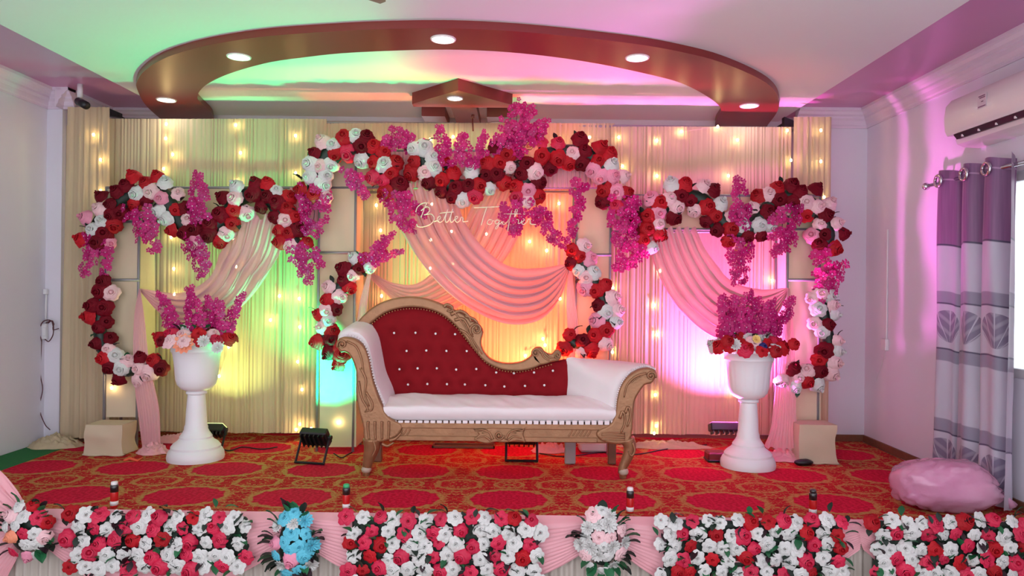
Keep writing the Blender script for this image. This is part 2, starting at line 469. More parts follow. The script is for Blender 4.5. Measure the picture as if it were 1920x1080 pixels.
# ceiling fan: only a blade tip reaches into the frame
fan_m = M('fan_brown', srgb(150, 128, 116), .35, metal=.3)
fz = H + 1.16; tip = on_z(704, 3, fz); fc = Vector((tip.x - .1, tip.y - .62, fz))
t = thing('ceiling_fan', fc, 'ceiling fan whose blade tip shows at the top edge', 'fan')
mb = MB(); mb.lathe(fc, [(.03, -.06), (.09, -.05), (.11, 0), (.09, .05), (.03, .06)], 20); mb.build('motor', fan_m, t, True)
MB().tube([fc + Vector((0, 0, .05)), Vector((fc.x, fc.y, ZC))], .014).build('rod', fan_m, t, True)
for k in range(3):
    a = math.atan2(tip.y-fc.y, tip.x-fc.x) + k*2*PI/3
    d = Vector((math.cos(a), math.sin(a), 0)); s = Vector((-d.y, d.x, 0))
    V = []
    for z in (0, .008):
        for q, w in ((.09, .045), (.35, .06), (.56, .065), (.61, .05), (.628, .02)):
            V += [fc + d*q + s*w + Vector((0, 0, z+.01)), fc + d*q - s*w + Vector((0, 0, z-.01))]
    Fc = []
    for b0 in (0, 10):
        for i in range(4): Fc.append((b0+2*i, b0+2*i+1, b0+2*i+3, b0+2*i+2))
    for i in range(4): Fc += [(2*i, 2*i+2, 12+2*i, 10+2*i), (2*i+1, 11+2*i, 13+2*i, 2*i+3)]
    Fc += [(8, 9, 19, 18), (0, 10, 11, 1)]
    mo('blade', V, Fc, fan_m, t, False)

# ------------------------------------------------------------------ backdrop curtains
def pleated(name, x0, x1, y_top, y_bot, D, mat, label, cat='curtain', sp=.034, amp=.011, seed=1.0, parent=None, flare=0.0):
    """hanging pleated cloth between two photo columns; top and bottom given as pixels at the middle"""
    A, B = at(x0, y_top, D), at(x1, y_top, D); A2, B2 = at(x0, y_bot, D), at(x1, y_bot, D)
    w = B.x - A.x; zt = A.z if abs(A.z-B.z) < .03 else None
    zb = max((A2.z + B2.z)/2, .004)
    nf = w/sp; nu = int(nf*8); nv = 10
    def fn(u, v):
        x = A.x + w*u
        ph = PI*(nf*u*1.0 + 1.3*n1(u*nf*.23, seed) + .6*n1(u*nf*.9, seed+4) + .10*n1(v*1.3, seed+u*3))
        a = amp*(.25 + 1.5*abs(n1(u*nf*.37+5, seed)))*(.75 + .35*v)
        yy = D - a*(2*abs(math.sin(ph))**.7 - 1) + .02*n1(u*w*1.1, seed+2)
        z = (A.z + (B.z-A.z)*u)*(1-v) + zb*v + .012*n1(u*nf*.3, seed+9)*v
        return Vector((x + .25*a*math.cos(ph) + flare*(u-.5)*v, yy, z))
    o = sheet(name, fn, nu, nv, mat, parent)
    if parent is None: tag(o, label, cat)
    return o
pleated('backdrop_curtain', 196, 612, 223, 810, 5.87, cream_m, 'cream pleated backdrop curtain behind the left flower arch', seed=1.3)
pleated('backdrop_curtain', 606, 1152, 231, 812, 5.88, cream_m, 'cream pleated backdrop curtain behind the sofa and middle arch', seed=4.1)
pleated('backdrop_curtain', 1146, 1484, 238, 814, 5.87, cream_m, 'cream pleated backdrop curtain behind the right flower arch', seed=7.7)
pleated('side_curtain', 128, 206, 201, 822, 5.72, cream_m, 'tall narrow cream curtain at the left end of the backdrop', sp=.05, amp=.022, seed=2.2, flare=.06)
pleated('side_curtain', 104, 132, 236, 812, 5.84, cream2_m, 'thin beige cloth strip hanging behind the tall left curtain', sp=.05, amp=.018, seed=3.2)
pleated('side_curtain', 1488, 1560, 219, 800, 5.76, cream_m, 'narrow cream curtain at the right end of the backdrop', sp=.05, amp=.02, seed=5.2)
# support pole of the backdrop
t = thing('backdrop_rail', (0, 5.9, 0), 'grey metal rail and posts carrying the backdrop curtains', 'rail')
a, b = at(140, 224, 5.9), at(1556, 243, 5.9)
MB().tube([a, b], .016).build('rail', steel_m, t, True)
for x in (150, 600, 1150, 1550):
    p = at(x, 235, 5.9); MB().tube([(p.x, 5.9, 0), (p.x, 5.9, p.z)], .018).build('post', steel_m, t, True)
p = at(886, 246, 5.9)
MB().tube([at(887, 246, 5.86), at(886, 222, 5.86)], [.006, .006]).tube([at(886, 222, 5.86), at(887, 215, 5.86)], [.016, .012]).build('finial', ring_m, t, True)

# ------------------------------------------------------------------ box frames wrapped in cloth
def wrinkle(x0, x1, y0, y1, D, mat, parent, name, seed, amp=.006, side=None):
    """stretched cloth panel with diagonal tension wrinkles; side = depth D2 for a face running back"""
    def fn(u, v):
        w = amp*(math.sin(9*(u+1.6*v)+3*n1(v*3, seed)) * n1(u*1.5+v*2, seed+3) + .6*n1(u*4-v*5, seed+7))
        edge = min(1, 6*u, 6*(1-u), 10*v, 10*(1-v))
        if side is None:
            p = at(x0 + (x1-x0)*u, y0 + (y1-y0)*v, D); p.y += w*edge - .004; return p
        p = at(x0, y0 + (y1-y0)*v, D); q = p.copy(); q.y = D + (side-D)*u; q.x += w*edge
        return q
    return sheet(name, fn, 16, 40 if abs(y1-y0) > 150 else 12, mat, parent)
def frame_box(name, label, cols, header, D, back, crossbars, seed):
    """cols: list of (x0, x1, ytop, ybot); header (x0, x1, y0, y1)"""
    p0 = at((cols[0][0]+cols[-1][1])/2, 800, D); t = thing(name, (p0.x, D, 0), label, 'frame')
    r = .011
    for ci, (x0, x1, yt, yb) in enumerate(cols):
        for x in (x0, x1):
            for d in (D, back):
                q = at(x, yt, D); MB().tube([(q.x, d, 0), (q.x, d, q.z)], r, 6).build('upright', steel_m, t, True)
        for yc in crossbars[ci]:
            a, b = at(x0, yc, D-.012), at(x1, yc, D-.012)
            MB().tube([a, b], r*1.0, 6).build('crossbar', steel_m, t, True)
        wrinkle(x0, x1, yt, yb, D, cream2_m, t, 'cloth_panel', seed+ci)
        xs = x1 if (x0+x1)/2 < CX else x0
        wrinkle(xs, xs, yt+60, yb, D, cream2_m, t, 'cloth_side', seed+ci+5, side=back)
    x0, x1, y0, y1 = header
    for y in (y0, y1):
        for d in (D, back):
            a, b = at(x0, y, D), at(x1, y, D); a.y = b.y = d
            MB().tube([a, b], r, 6).build('header_bar', steel_m, t, True)
    wrinkle(x0, x1, y0, y1, D, cream2_m, t, 'cloth_header', seed+11, amp=.004)
    return t
FD, FB = 5.56, 5.80
fl = frame_box('draped_archway', 'cream cloth covered box frame carrying the left flower arch', [(200, 262, 350, 782)], (200, 604, 352, 416), FD, FB, [(512, 525)[1:]], 1.0)
fm = frame_box('draped_archway', 'tall cloth covered box frame of the middle arch behind the sofa', [(600, 668, 282, 838), (1082, 1146, 284, 832)], (600, 1146, 283, 352), FD-.02, FB, [(474,), (478, 380)[:1]], 4.0)
fr = frame_box('draped_archway', 'cream cloth covered box frame carrying the right flower arch', [(1478, 1538, 362, 790)], (1150, 1538, 367, 430), FD, FB, [(525,)], 8.0)
def valance(x0, x1, y0, y1, D, par, seed):
    pleated('pleated_valance', x0, x1, y0, y1, D, pinks_m, None, sp=.03, amp=.007, seed=seed, parent=par)
# (valances hang on the header fronts, not to the floor)
def valance_(x0, x1, y0, y1, D, par, seed):
    A, B, E = at(x0, y0, D), at(x1, y0, D), at(x0, y1, D); w = B.x-A.x; nf = w/.032
    def fn(u, v):
        ph = 2*PI*(nf*u + .5*n1(u*nf*.4, seed))
        return Vector((A.x + w*u, D - .012 + .007*math.sin(ph), (A.z+(B.z-A.z)*u) + (E.z-A.z)*v))
    sheet('pleated_valance', fn, int(nf*6), 4, pinks_m, par)
valance_(545, 604, 352, 420, FD-.006, fl, 1.0)
valance_(720, 1140, 285, 352, FD-.026, fm, 2.0)
valance_(1150, 1240, 367, 432, FD-.006, fr, 3.0)

# covered base boxes standing in front of the frames
def cloth_box(x0, x1, yt, yb, D, depth, label, seed):
    A, B = at(x0, yb, D), at(x1, yt, D); zt = B.z
    t = thing('covered_box', ((A.x+B.x)/2, D+depth/2, 0), label, 'box')
    def loop(z, k, grow):
        L = []
        for i in range(24):
            a = i/24*4; e = int(a); f = a-e
            c = [(A.x, D), (B.x, D), (B.x, D+depth), (A.x, D+depth)]
            p = Vector((*c[e], 0)).lerp(Vector((*c[(e+1) % 4], 0)), f)
            m = Vector(((A.x+B.x)/2, D+depth/2, 0)); d = (p-m).normalized()
            p += d*(grow + .02*noise.noise(Vector((p.x*7+z*5, p.y*7+z*9, seed)))); p.z = z; L.append(p)
        return L
    loops = []; nz = 12
    for k in range(nz+1):
        z = zt*(1-k/nz); loops.append(loop(max(z, .004), k, .012*(k/nz)**3))
    V = [p for L in loops for p in L]; Fc = []
    for k in range(nz):
        for i in range(24): Fc.append((k*24+i, (k+1)*24+i, (k+1)*24+(i+1) % 24, k*24+(i+1) % 24))
    o = mo('draped_cloth', V, Fc, cream2_m, t); auto_smooth(o, 50)
    def top(u, v):
        x = A.x + (B.x-A.x)*u; y = D + depth*v
        return Vector((x, y, zt + .006*noise.noise(Vector((x*11, y*11, seed)))*min(1, 5*u, 5-5*u, 5*v, 5-5*v)))
    sheet('top_cloth', top, 10, 10, cream2_m, t)
    # cloth hem trailing on the carpet
    hm = MB(); pts = []
    for i in range(14):
        p = loops[-1][i % 24]; pts.append(Vector((p.x, p.y-.008, .008 + .004*math.sin(i*2.1+seed))))
    hm.tube(pts[:8], [.007+.004*math.sin(i*1.7)**2 for i in range(8)], 6); hm.build('hem', cream2_m, t, True)
cloth_box(160, 229, 797, 862, 5.32, .20, 'beige cloth covered box at the foot of the left frame', 1.0)
cloth_box(1498, 1567, 797, 867, 5.32, .20, 'beige cloth covered box at the foot of the right frame', 5.0)

# ------------------------------------------------------------------ draped chiffon
def drape(name, ca, cb, D, nf, amp, mat, label, dep=None, seed=1.0, nu=70, nv=None, parent=None):
    """cloth between two photo-pixel curves ca (upper) and cb (lower); folds run along them"""
    A, B = catmull(ca, nu+1), catmull(cb, nu+1); nv = nv or int(nf*8)
    dep = dep or (lambda u: 0)
    def fn(u, v):
        i = int(round(u*nu)); w = (B[i]-A[i]).length
        k = min(1, w/90)                                  # folds pack tight at the gathers
        vv = v + .02*n1(u*3, seed+v*6)
        q = A[i].lerp(B[i], min(1, max(0, vv)) if 0 < v < 1 else v)
        ph = 2*PI*nf*v + 1.1*n1(u*2.2, seed)
        s = math.sin(ph); f = (1-abs(s))**2.6*2.4 - .8      # crisp ridges
        p = at(q.x, q.y, D + dep(u))
        p.y += -amp*f*(.25+.75*k) - .05*math.sin(PI*v)*k
        p.z += amp*.75*math.cos(ph)*k
        if p.z < .006: p.z = .006
        return p
    o = sheet(name, fn, nu, nv, mat, parent)
    if parent is None: tag(o, label, 'drape')
    return o
# left arch swag: header to the gather on the left column
drape('swag', [(262,541),(300,549),(340,553),(385,532),(415,485),(432,440),(440,405)], [(263,546),(298,585),(345,612),(400,612),(470,560),(520,490),(548,410)], 5.50, 5, .032, pink_m, 'pale pink chiffon swag sweeping across the left flower arch', seed=1.5)
drape('drape_tail', [(261,541),(252,600),(250,680),(258,760),(268,842)], [(263,541),(272,600),(280,680),(298,760),(302,838)], 5.46, 4, .014, pink_m, 'pink chiffon tail falling down the left column to the carpet', seed=2.5)
# middle: rear sheer from upper right to the left gather, front swag from upper left to the right gather
drape('swag', [(905,352),(880,400),(850,470),(790,530),(740,532),(700,512)], [(1005,352),(985,420),(940,500),(860,580),(770,585),(690,520)], 5.66, 7, .018, pink_m, 'sheer pink swag crossing behind from upper right to the left crescent', seed=3.5)
drape('swag', [(850,352),(870,420),(905,470),(955,507),(1010,510),(1068,494)], [(728,352),(748,430),(800,510),(870,572),(945,606),(1010,600),(1050,560),(1070,500)], 5.44, 6, .040, pink_m, 'wide pink chiffon swag sweeping down to the right crescent behind the sofa', seed=4.5, nu=90)
drape('drape_tail', [(690,512),(676,560),(668,610)], [(696,514),(690,560),(684,612)], 5.44, 3, .01, pink_m, 'short pink chiffon tail under the left crescent of roses', seed=5.5)
drape('drape_tail', [(1066,498),(1062,560),(1064,615),(1068,680)], [(1072,498),(1078,560),(1084,615),(1086,690)], 5.44, 3, .01, pink_m, 'pink chiffon tail hanging down the right column of the middle arch', seed=6.5)
# right arch
drape('swag', [(1300,432),(1325,480),(1365,530),(1420,548),(1478,540)], [(1208,432),(1225,500),(1265,575),(1330,630),(1400,642),(1450,600),(1480,545)], 5.50, 6, .034, pink_m, 'pink chiffon swag sweeping across the right flower arch', seed=7.5)
drape('drape_tail', [(1477,541),(1468,620),(1455,720),(1446,800),(1432,838)], [(1481,541),(1488,620),(1492,720),(1494,800),(1500,842)], 5.44, 5, .016, pink_m, 'pink chiffon tail falling behind the right urn to the carpet', seed=8.5)
def puddle(x, y, D, w, d, h, mat, label, seed):
    p = at(x, y, D); p.z = 0
    def fn(u, v):
        a = 2*PI*u; r = v
        rr = 1 + .25*n1(u*9*0 + math.cos(a)*2, seed+math.sin(a)*2)
        z = h*(1-r**2)*(.6+.4*abs(n1(a*1.5, seed+r*3))) + .045*(abs(noise.noise(Vector((math.cos(a)*r*4, math.sin(a)*r*4, seed)))) + .5*abs(noise.noise(Vector((math.cos(a)*r*9, math.sin(a)*r*9, seed))))) *(1-r**4)
        return Vector((p.x + w*r*rr*math.cos(a), D + d*r*rr*math.sin(a), max(.004, z)))
    o = sheet('cloth_pile', fn, 72, 24, mat); tag(o, label, 'cloth'); return o
puddle(288, 840, 5.42, .11, .09, .075, pinks_m, 'crumpled pink cloth end on the carpet at the left frame', 1.0)
puddle(1470, 842, 5.46, .17, .12, .07, pinks_m, 'crumpled pink cloth end on the carpet behind the right urn', 2.0)
puddle(105, 830, 5.60, .20, .13, .10, cream_m, 'crumpled cream curtain end on the green mat by the left wall', 3.0)
puddle(1250, 826, 5.80, .36, .07, .05, cream_m, 'long cream curtain hem gathered on the carpet right of the sofa', 8.0)
puddle(330, 818, 5.80, .22, .06, .06, pinks_m, 'pinkish cloth heap under the left curtain behind the left urn', 4.0)

# ------------------------------------------------------------------ LED flood lamps (they light the cloth)
def flood(x, y, D, w, h, label, tilt, col, power, aim, bracket=True, size=.16, yaw=0, spread=150):
    p = at(x, y, D); p.z = max(p.z, .02)
    t = thing('flood_lamp', (p.x, D, 0), label, 'flood lamp')
    t.rotation_euler = (0, 0, 0)
    c = Vector((p.x, D, p.z + h*.55))
    Rm = Matrix.Rotation(R(yaw), 4, 'Z') @ Matrix.Rotation(R(tilt), 4, 'X')
    def tr(mb): mb.v = [c + (Rm @ q) for q in mb.v]; return mb
    tr(MB().box((-w/2, -.03, -h/2), (w/2, .03, h/2), .008)).build('housing', black_m, t)
    for k in range(6):
        xx = -w/2 + w*(k+.5)/6
        tr(MB().box((xx-.004, -.052, -h*.42), (xx+.004, -.03, h*.42))).build('cooling_fin', black_m, t)
    tr(MB().box((-w*.44, .03, -h*.40), (w*.44, .034, h*.40))).build('lens', M('flood_lens', col, .3, emit=3, var=0), t)
    if bracket:
        s = Matrix.Rotation(R(yaw), 4, 'Z')
        def q(v): return c + (s @ Vector(v))
        zb = -c.z + .01
        for sg in (-1, 1):
            MB().tube([q((sg*w*.53, 0, 0)), q((sg*w*.53, -.09, zb))], .009, 6).build('bracket_arm', black_m, t)
        MB().tube([q((-w*.56, -.09, zb)), q((w*.56, -.09, zb))], .009, 6).build('bracket_foot', black_m, t)
        MB().tube([q((w*.5, 0, 0)), q((w*.60, 0, 0))], .016, 10).build('knob', black_m, t)
    L = bpy.data.lights.new('flood_beam', 'AREA'); L.shape = 'RECTANGLE'; L.size = w*.8; L.size_y = h*.7
    L.color = col; L.energy = power; L.spread = R(spread)
    lo = bpy.data.objects.new('flood_beam', L); C.objects.link(lo)
    src = c + (Rm @ Vector((0, .05, 0))); lo.location = src - wl(t); lo.parent = t
    d = (Vector(aim) - src).normalized(); lo.rotation_euler = d.to_track_quat('-Z', 'Y').to_euler()
flood(592, 838, 5.22, .20, .13, 'black LED flood lamp on the carpet below the green lit column', 35, (.0, 1, .30), 44, (-1.44, 5.50, 2.5), yaw=-12, spread=110)
flood(402, 822, 5.52, .16, .12, 'black flood lamp on the carpet behind the left urn', 60, (.75, 1, .30), 5.5, (-2.20, 5.80, 2.0), spread=115)
flood(978, 838, 5.36, .21, .14, 'black flood lamp with frame bracket under the sofa', 45, (1, .11, .04), 46, (.0, 5.86, 1.2), spread=112)
flood(1358, 815, 5.46, .22, .10, 'black flood lamp on the carpet behind the right urn', 72, (1, .16, .80), 56, (1.78, 5.72, 2.6), bracket=False, spread=130)
# ------------------------------------------------------------------ fairy lights
strings = [
 ('down the tall left side curtain', 5.69, [(177,253),(190,300),(190,358)]),
 ('above the left end of the left arch', 5.84, [(313,233),(312,260),(325,290),(308,317)]),
 ('above the middle of the left arch', 5.84, [(443,235),(452,287),(444,340)]),
 ('between the left and middle arches near the top', 5.84, [(555,255),(555,325)]),
 ('behind the left part of the left swag', 5.83, [(322,445),(327,504),(328,552)]),
 ('behind the upper left swag', 5.83, [(438,447),(444,500),(430,650),(412,705)]),
 ('down the curtain left of the green lit column', 5.83, [(525,555),(508,600)]),
 ('next to the green lit column', 5.83, [(562,560),(563,613),(559,678),(567,730),(563,795),(556,805),(584,803)]),
 ('on the green lit column', 5.53, [(635,792)]),
 ('low on the left cloth covered column', 5.54, [(211,727)]),
 ('down the left side of the middle arch', 5.84, [(717,271),(706,385),(714,432),(716,555)]),
 ('above the middle rose dip on the left', 5.84, [(807,262),(850,257)]),
 ('behind the start of the lettering', 5.84, [(810,383),(808,450),(807,503)]),
 ('in the centre of the middle arch', 5.84, [(847,434),(850,495),(912,439)]),
 ('right above the middle rose dip', 5.84, [(925,268),(1005,277)]),
 ('down the right side of the middle arch', 5.84, [(1052,265),(1048,382),(993,453),(1025,470),(1050,560),(1018,635),(1022,647),(985,667)]),
 ('above the upper right rose loop', 5.84, [(1105,258),(1160,258),(1167,312)]),
 ('between the middle and right arches', 5.84, [(1231,264),(1231,330),(1226,572),(1231,627),(1228,740),(1230,798),(1226,812)]),
 ('beside the right column of the middle arch', 5.84, [(1149,540),(1148,660),(1150,835)]),
 ('above the left part of the right arch', 5.84, [(1277,247),(1345,238),(1382,263),(1365,330)]),
 ('inside the right arch', 5.84, [(1237,508),(1352,655),(1372,735),(1447,526)]),
 ('at the right end of the backdrop curtain', 5.84, [(1475,245),(1482,301)]),
 ('down the right side curtain', 5.72, [(1538,245),(1538,303),(1544,370)]),
]
me_b = None
for where, D, pts in strings:
    top = at(pts[0][0], (226 if D > 5.8 else pts[0][1]-10) + (pts[0][0]-200)*.013, D)
    t = thing('fairy_light_string', (top.x, D, top.z), 'warm fairy light string ' + where, 'fairy lights', 'fairy lights on the backdrop')
    P = [top] + [at(x, y, D) for x, y in pts]
    MB().tube(P, .0016, 4).build('wire', wire_m, t)
    for q in P[1:]:
        if me_b is None:
            b = MB(); b.sphere((0, 0, 0), (.0095, .0095, .012), 6, 4); me_b = bpy.data.meshes.new('bulb'); me_b.from_pydata(b.v, [], b.f); me_b.materials.append(bulb_m)
        link_mesh('bulb', me_b, None, t, q + Vector((0, -.012, 0)))

# ------------------------------------------------------------------ flower meshes (shared)
def petal(mb, ang, r0, r1, z0, z1, half, curl, nu=3, nv=3, cup=.0, tipz=0.0, ruffle=0.0):
    V = []
    for j in range(nv+1):
        t = j/nv; r = r0 + (r1-r0)*t; z = z0 + (z1-z0)*t**.7 - curl*max(0, t-.6)**2*6 + tipz*t
        wd = half*(.5 + .5*math.sin(PI*(.1+.5*t)))
        for i in range(nu+1):
            s = (i/nu-.5)*2; a = ang + s*wd
            rr = r*(1 - .2*s*s*t) - cup*s*s*t
            V.append((rr*math.cos(a), rr*math.sin(a), z + .06*s*s*(1-t)*0 + ruffle*math.sin(i*3.1+j)*t))
    n = nu+1
    mb.add(V, [(j*n+i, j*n+i+1, (j+1)*n+i+1, (j+1)*n+i) for j in range(nv) for i in range(nu)])
def rose_mesh(seed):
    rd = random.Random(seed); mb = MB()
    mb.sphere((0, 0, .42), (.26, .26, .36), 8, 6)
    for cnt, r0, r1, z0, z1, half, curl in ((3, .12, .25, .3, .98, 1.2, .0), (3, .16, .44, .2, .96, 1.2, .25), (4, .18, .64, .1, .84, .98, .5), (5, .2, .86, .0, .62, .82, .6), (5, .22, 1.05, -.1, .32, .80, .6)):
        o = rd.random()*6
        for k in range(cnt):
            petal(mb, o + 2*PI*k/cnt + rd.uniform(-.12, .12), r0, r1*rd.uniform(.92, 1.06), z0, z1*rd.uniform(.92, 1.06), half, curl)
    return mb
def bloom_mesh(seed):
    """open flower: five or six broad ruffled petals and a small centre whorl"""
    rd = random.Random(seed); mb = MB()
    for cnt, r1, z1, half in ((6, 1.0, .26, .56), (5, .68, .46, .66), (4, .4, .55, .8), (3, .18, .58, 1.2)):
        o = rd.random()*6
        for k in range(cnt): petal(mb, o + 2*PI*k/cnt, .06, r1*rd.uniform(.92, 1.08), .02, z1, half, .25, ruffle=.05)
    return mb
def daisy_mesh(seed):
    mb = MB()
    for cnt, r1, z1 in ((12, 1.0, .2), (10, .7, .36), (7, .4, .44)):
        for k in range(cnt): petal(mb, 2*PI*k/cnt + r1, .05, r1, .02, z1, .26, .0, nu=2, nv=2)
    return mb
def leaf_mesh():
    mb = MB(); V = []
    for j in range(5):
        t = j/4; w = .3*math.sin(PI*min(1, t*.95+.03)); z = .25*math.sin(t*2.2)
        V += [(t, -w, z+.05), (t, 0, z-.02), (t, w, z+.05)]
    mb.add(V, [(j*3+i, j*3+i+1, j*3+i+4, j*3+i+3) for j in range(4) for i in range(2)])
    return mb
def blossom_mesh():
    mb = MB()
    for k in range(5): petal(mb, 2*PI*k/5+.3, .05, 1.0, .0, .25, .55, .1, nu=2, nv=2)
    return mb
def to_mesh(name, mb, mats, lip=None):
    me = bpy.data.meshes.new(name); me.from_pydata(mb.v, [], mb.f)
    me.polygons.foreach_set('use_smooth', [True]*len(me.polygons))
    for m in mats: me.materials.append(m)
    if lip:
        for i in range(lip, len(me.polygons)): me.polygons[i].material_index = 1
    return me
ROSES = {c: [to_mesh('rose', rose_mesh(s), [m]) for s in (1, 2)] for c, m in ROSE.items()}
BLOOMS = {c: [to_mesh('bloom', bloom_mesh(s), [ROSE[c]]) for s in (3, 4)] for c in ('white', 'red', 'hot', 'blush', 'blue')}
DAISY = {c: [to_mesh('daisy', daisy_mesh(1), [ROSE[c]])] for c in ('white', 'blue', 'peach', 'yellow')}
LEAVES = [to_mesh('leaf', leaf_mesh(), [m]) for m in leaf_ms]
bm_ = blossom_mesh(); nb = len(bm_.f); bm_.sphere((0, 0, .12), .13, 6, 4)
BLOSSOM = to_mesh('blossom', bm_, [orchid_m, orchid_lip_m], nb)
def face_to(d, spin):
    d = Vector(d).normalized(); q = d.to_track_quat('Z', 'Y')
    return (q.to_matrix() @ Matrix.Rotation(spin, 3, 'Z')).to_euler()
def put(name, me, parent, p, d, r, spin=None):
    o = link_mesh(name, me, None, parent, p)
    o.rotation_euler = face_to(d, random.random()*6.28 if spin is None else spin); o.scale = (r, r, r)
    return o
def pick(pal):
    tot = sum(pal.values()); x = random.random()*tot
    for k, v in pal.items():
        x -= v
        if x <= 0: return k
    return k
def spray(parent, pts, D, w, n=None, s=.034, lean=0):
    """orchid spray: stem through the photo points, blossoms around it, tapering to the tip"""
    C_ = catmull(pts, 12); P = [at(q.x, q.y, D) for q in C_]
    for i, p in enumerate(P): p.y -= lean*i/11
    k = F/D
    st = MB().tube(P, [.004*(1-.6*i/11) for i in range(12)], 5).build('orchid_spray', stem_m, parent, True)
    L = sum((a-b).length for a, b in zip(P, P[1:]))*k
    n = n or max(8, int(L*w/62))
    for i in range(n):
        t = ((i+.5)/n)**.92; f = t*11; j = min(10, int(f)); p = P[j].lerp(P[j+1], f-j)
        hw = w/2/k*(1-.62*t**2); a = random.uniform(-1, 1)
        off = Vector((a*hw, -abs(random.gauss(0, .35))*hw - .006, random.uniform(-.6, .6)*hw))
        d = Vector((a*.8, -1, random.uniform(-.5, .6)))
        put('blossom', BLOSSOM, st, p + off, d, s*(1.12-.5*t)*random.uniform(.85, 1.15))
    return st
def garland(label, segs, D, pal, sprays=(), name='rose_garland', base=None, leafy=.35, group=None, fixed=()):
    """segs: list of (photo path, half width px, min spacing px, rose radius m)"""
    x0, y0 = segs[0][0][0]
    t = thing(name, base or at(x0, y0, D), label, 'garland', group)
    for path, hw, gap, rr in segs:
        Cp = catmull(path, max(8, int(sum(math.dist(a, b) for a, b in zip(path, path[1:]))/10)))
        P = [at(q.x, q.y, D+.01) for q in Cp]
        m = len(P); core = hw*D/F*.5
        MB().tube(P, [core*(.55+.45*math.sin(PI*i/(m-1))**.4) for i in range(m)], 8, sq=1).build('foliage_core', leaf_ms[0], t, True)
        done = []
        area = sum((a-b).length for a, b in zip(Cp, Cp[1:]))*2*hw
        for k in range(int(area/(gap*gap)*14)):
            i = random.randrange(m-1); q = Cp[i].lerp(Cp[i+1], random.random())
            tg = (Cp[i+1]-Cp[i]).normalized(); nr = Vector((-tg.y, tg.x, 0))
            e = random.uniform(-1, 1)*math.sqrt(random.random())**.3
            q = q + nr*e*hw
            if any((q-z).length < gap for z in done): continue
            done.append(q)
            off = nr*e
            dirv = Vector((off.x*.9, -1, -off.y*.9)) + Vector((random.uniform(-.25, .25), 0, random.uniform(-.25, .25)))
            bulge = core*.9*math.sqrt(max(0, 1-e*e))
            p = at(q.x, q.y, D - bulge)
            c = pick(pal); put('rose', random.choice(ROSES[c]), t, p, dirv, rr*random.uniform(.84, 1.16))
        nl = int(len(done)*leafy*1.6)
        for k in range(nl):
            i = random.randrange(m); e = random.choice((-1, 1))*random.uniform(.35, 1.0)
            tg = (Cp[min(i+1, m-1)]-Cp[max(0, i-1)]).normalized(); nr = Vector((-tg.y, tg.x, 0))
            q = Cp[i] + nr*e*hw*.8
            p = at(q.x, q.y, D - core*.5)
            o = link_mesh('leaf', random.choices(LEAVES, (5, 2, 3))[0], None, t, p)
            dr = Vector((nr.x*e + random.uniform(-.6, .6), -.5, -nr.y*e + random.uniform(-.6, .6))).normalized()
            o.rotation_euler = dr.to_track_quat('X', 'Z').to_euler(); s = rr*random.uniform(.8, 1.25); o.scale = (s, s, s)
    for sp in sprays: spray(t, *sp)
    return t
GD = 5.47
palL = {'maroon': 10, 'red': 7, 'white': 4.8, 'blush': 4.6, 'pink': 1}
palM = {'maroon': 7, 'red': 8, 'white': 6, 'blush': 4.5, 'hot': 1}
palMr = {'red': 7, 'maroon': 5, 'blush': 5, 'pink': 2, 'white': 2, 'peach': 1.2, 'hot': 2}
palR = {'maroon': 7, 'red': 7, 'blush': 5, 'pink': 3, 'white': 5, 'yellow': .8}
RR = .062
garland('scalloped rose garland over the left arch in maroon, red and white',
  [([(176,455),(182,425),(210,390),(255,362),(300,362),(325,395),(350,425),(392,432),(425,405),(455,368),(500,368),(528,405),(545,440),(562,465)], 32, 19.5, RR)], GD, palL,
  [([(182,440),(172,480),(160,515)], GD-.03, 34), ([(196,455),(198,490),(197,522)], GD-.03, 26), ([(262,395),(275,430),(290,470)], GD-.05, 52), ([(374,415),(374,370),(372,325)], GD-.07, 40),
   ([(366,445),(374,480),(380,520)], GD-.04, 44), ([(555,455),(566,490),(580,530)], GD-.04, 40), ([(580,470),(592,485),(605,502)], GD-.04, 22), ([(588,352),(590,395),(584,440)], GD-.05, 62)])
garland('hooked maroon rose garland down the left cloth column',
  [([(196,520),(190,570),(188,625),(200,665),(232,693),(270,690),(305,682)], 24, 18.5, RR)], GD, {'maroon': 12, 'red': 4, 'blush': 4, 'white': 2.5})
garland('rose loop at the upper left of the middle arch, partly lit green',
  [([(588,372),(590,330),(612,292),(650,266),(690,278),(715,310),(742,352)], 30, 19.5, RR*1.04)], GD-.04, palM,
  [([(655,325),(672,350),(690,372)], GD-.08, 32), ([(742,370),(755,400),(768,435)], GD-.08, 52), ([(765,375),(780,390),(798,405)], GD-.07, 30), ([(790,280),(765,266),(738,240)], GD-.04, 40), ([(725,268),(755,270),(780,285)], GD-.05, 36)])
garland('drooping rose garland in the top centre of the middle arch',
  [([(782,272),(800,312),(840,345),(885,352),(925,325),(950,285)], 33, 19.5, RR*1.04)], GD-.04, palM,
  [([(838,312),(830,275),(824,236)], GD-.08, 28), ([(868,312),(868,280),(866,250)], GD-.08, 34), ([(898,312),(903,280),(907,246)], GD-.08, 26),
   ([(950,285),(965,245),(972,195)], GD-.06, 64), ([(965,285),(995,260),(1022,228)], GD-.06, 52), ([(955,280),(985,240),(996,205)], GD-.06, 44)])
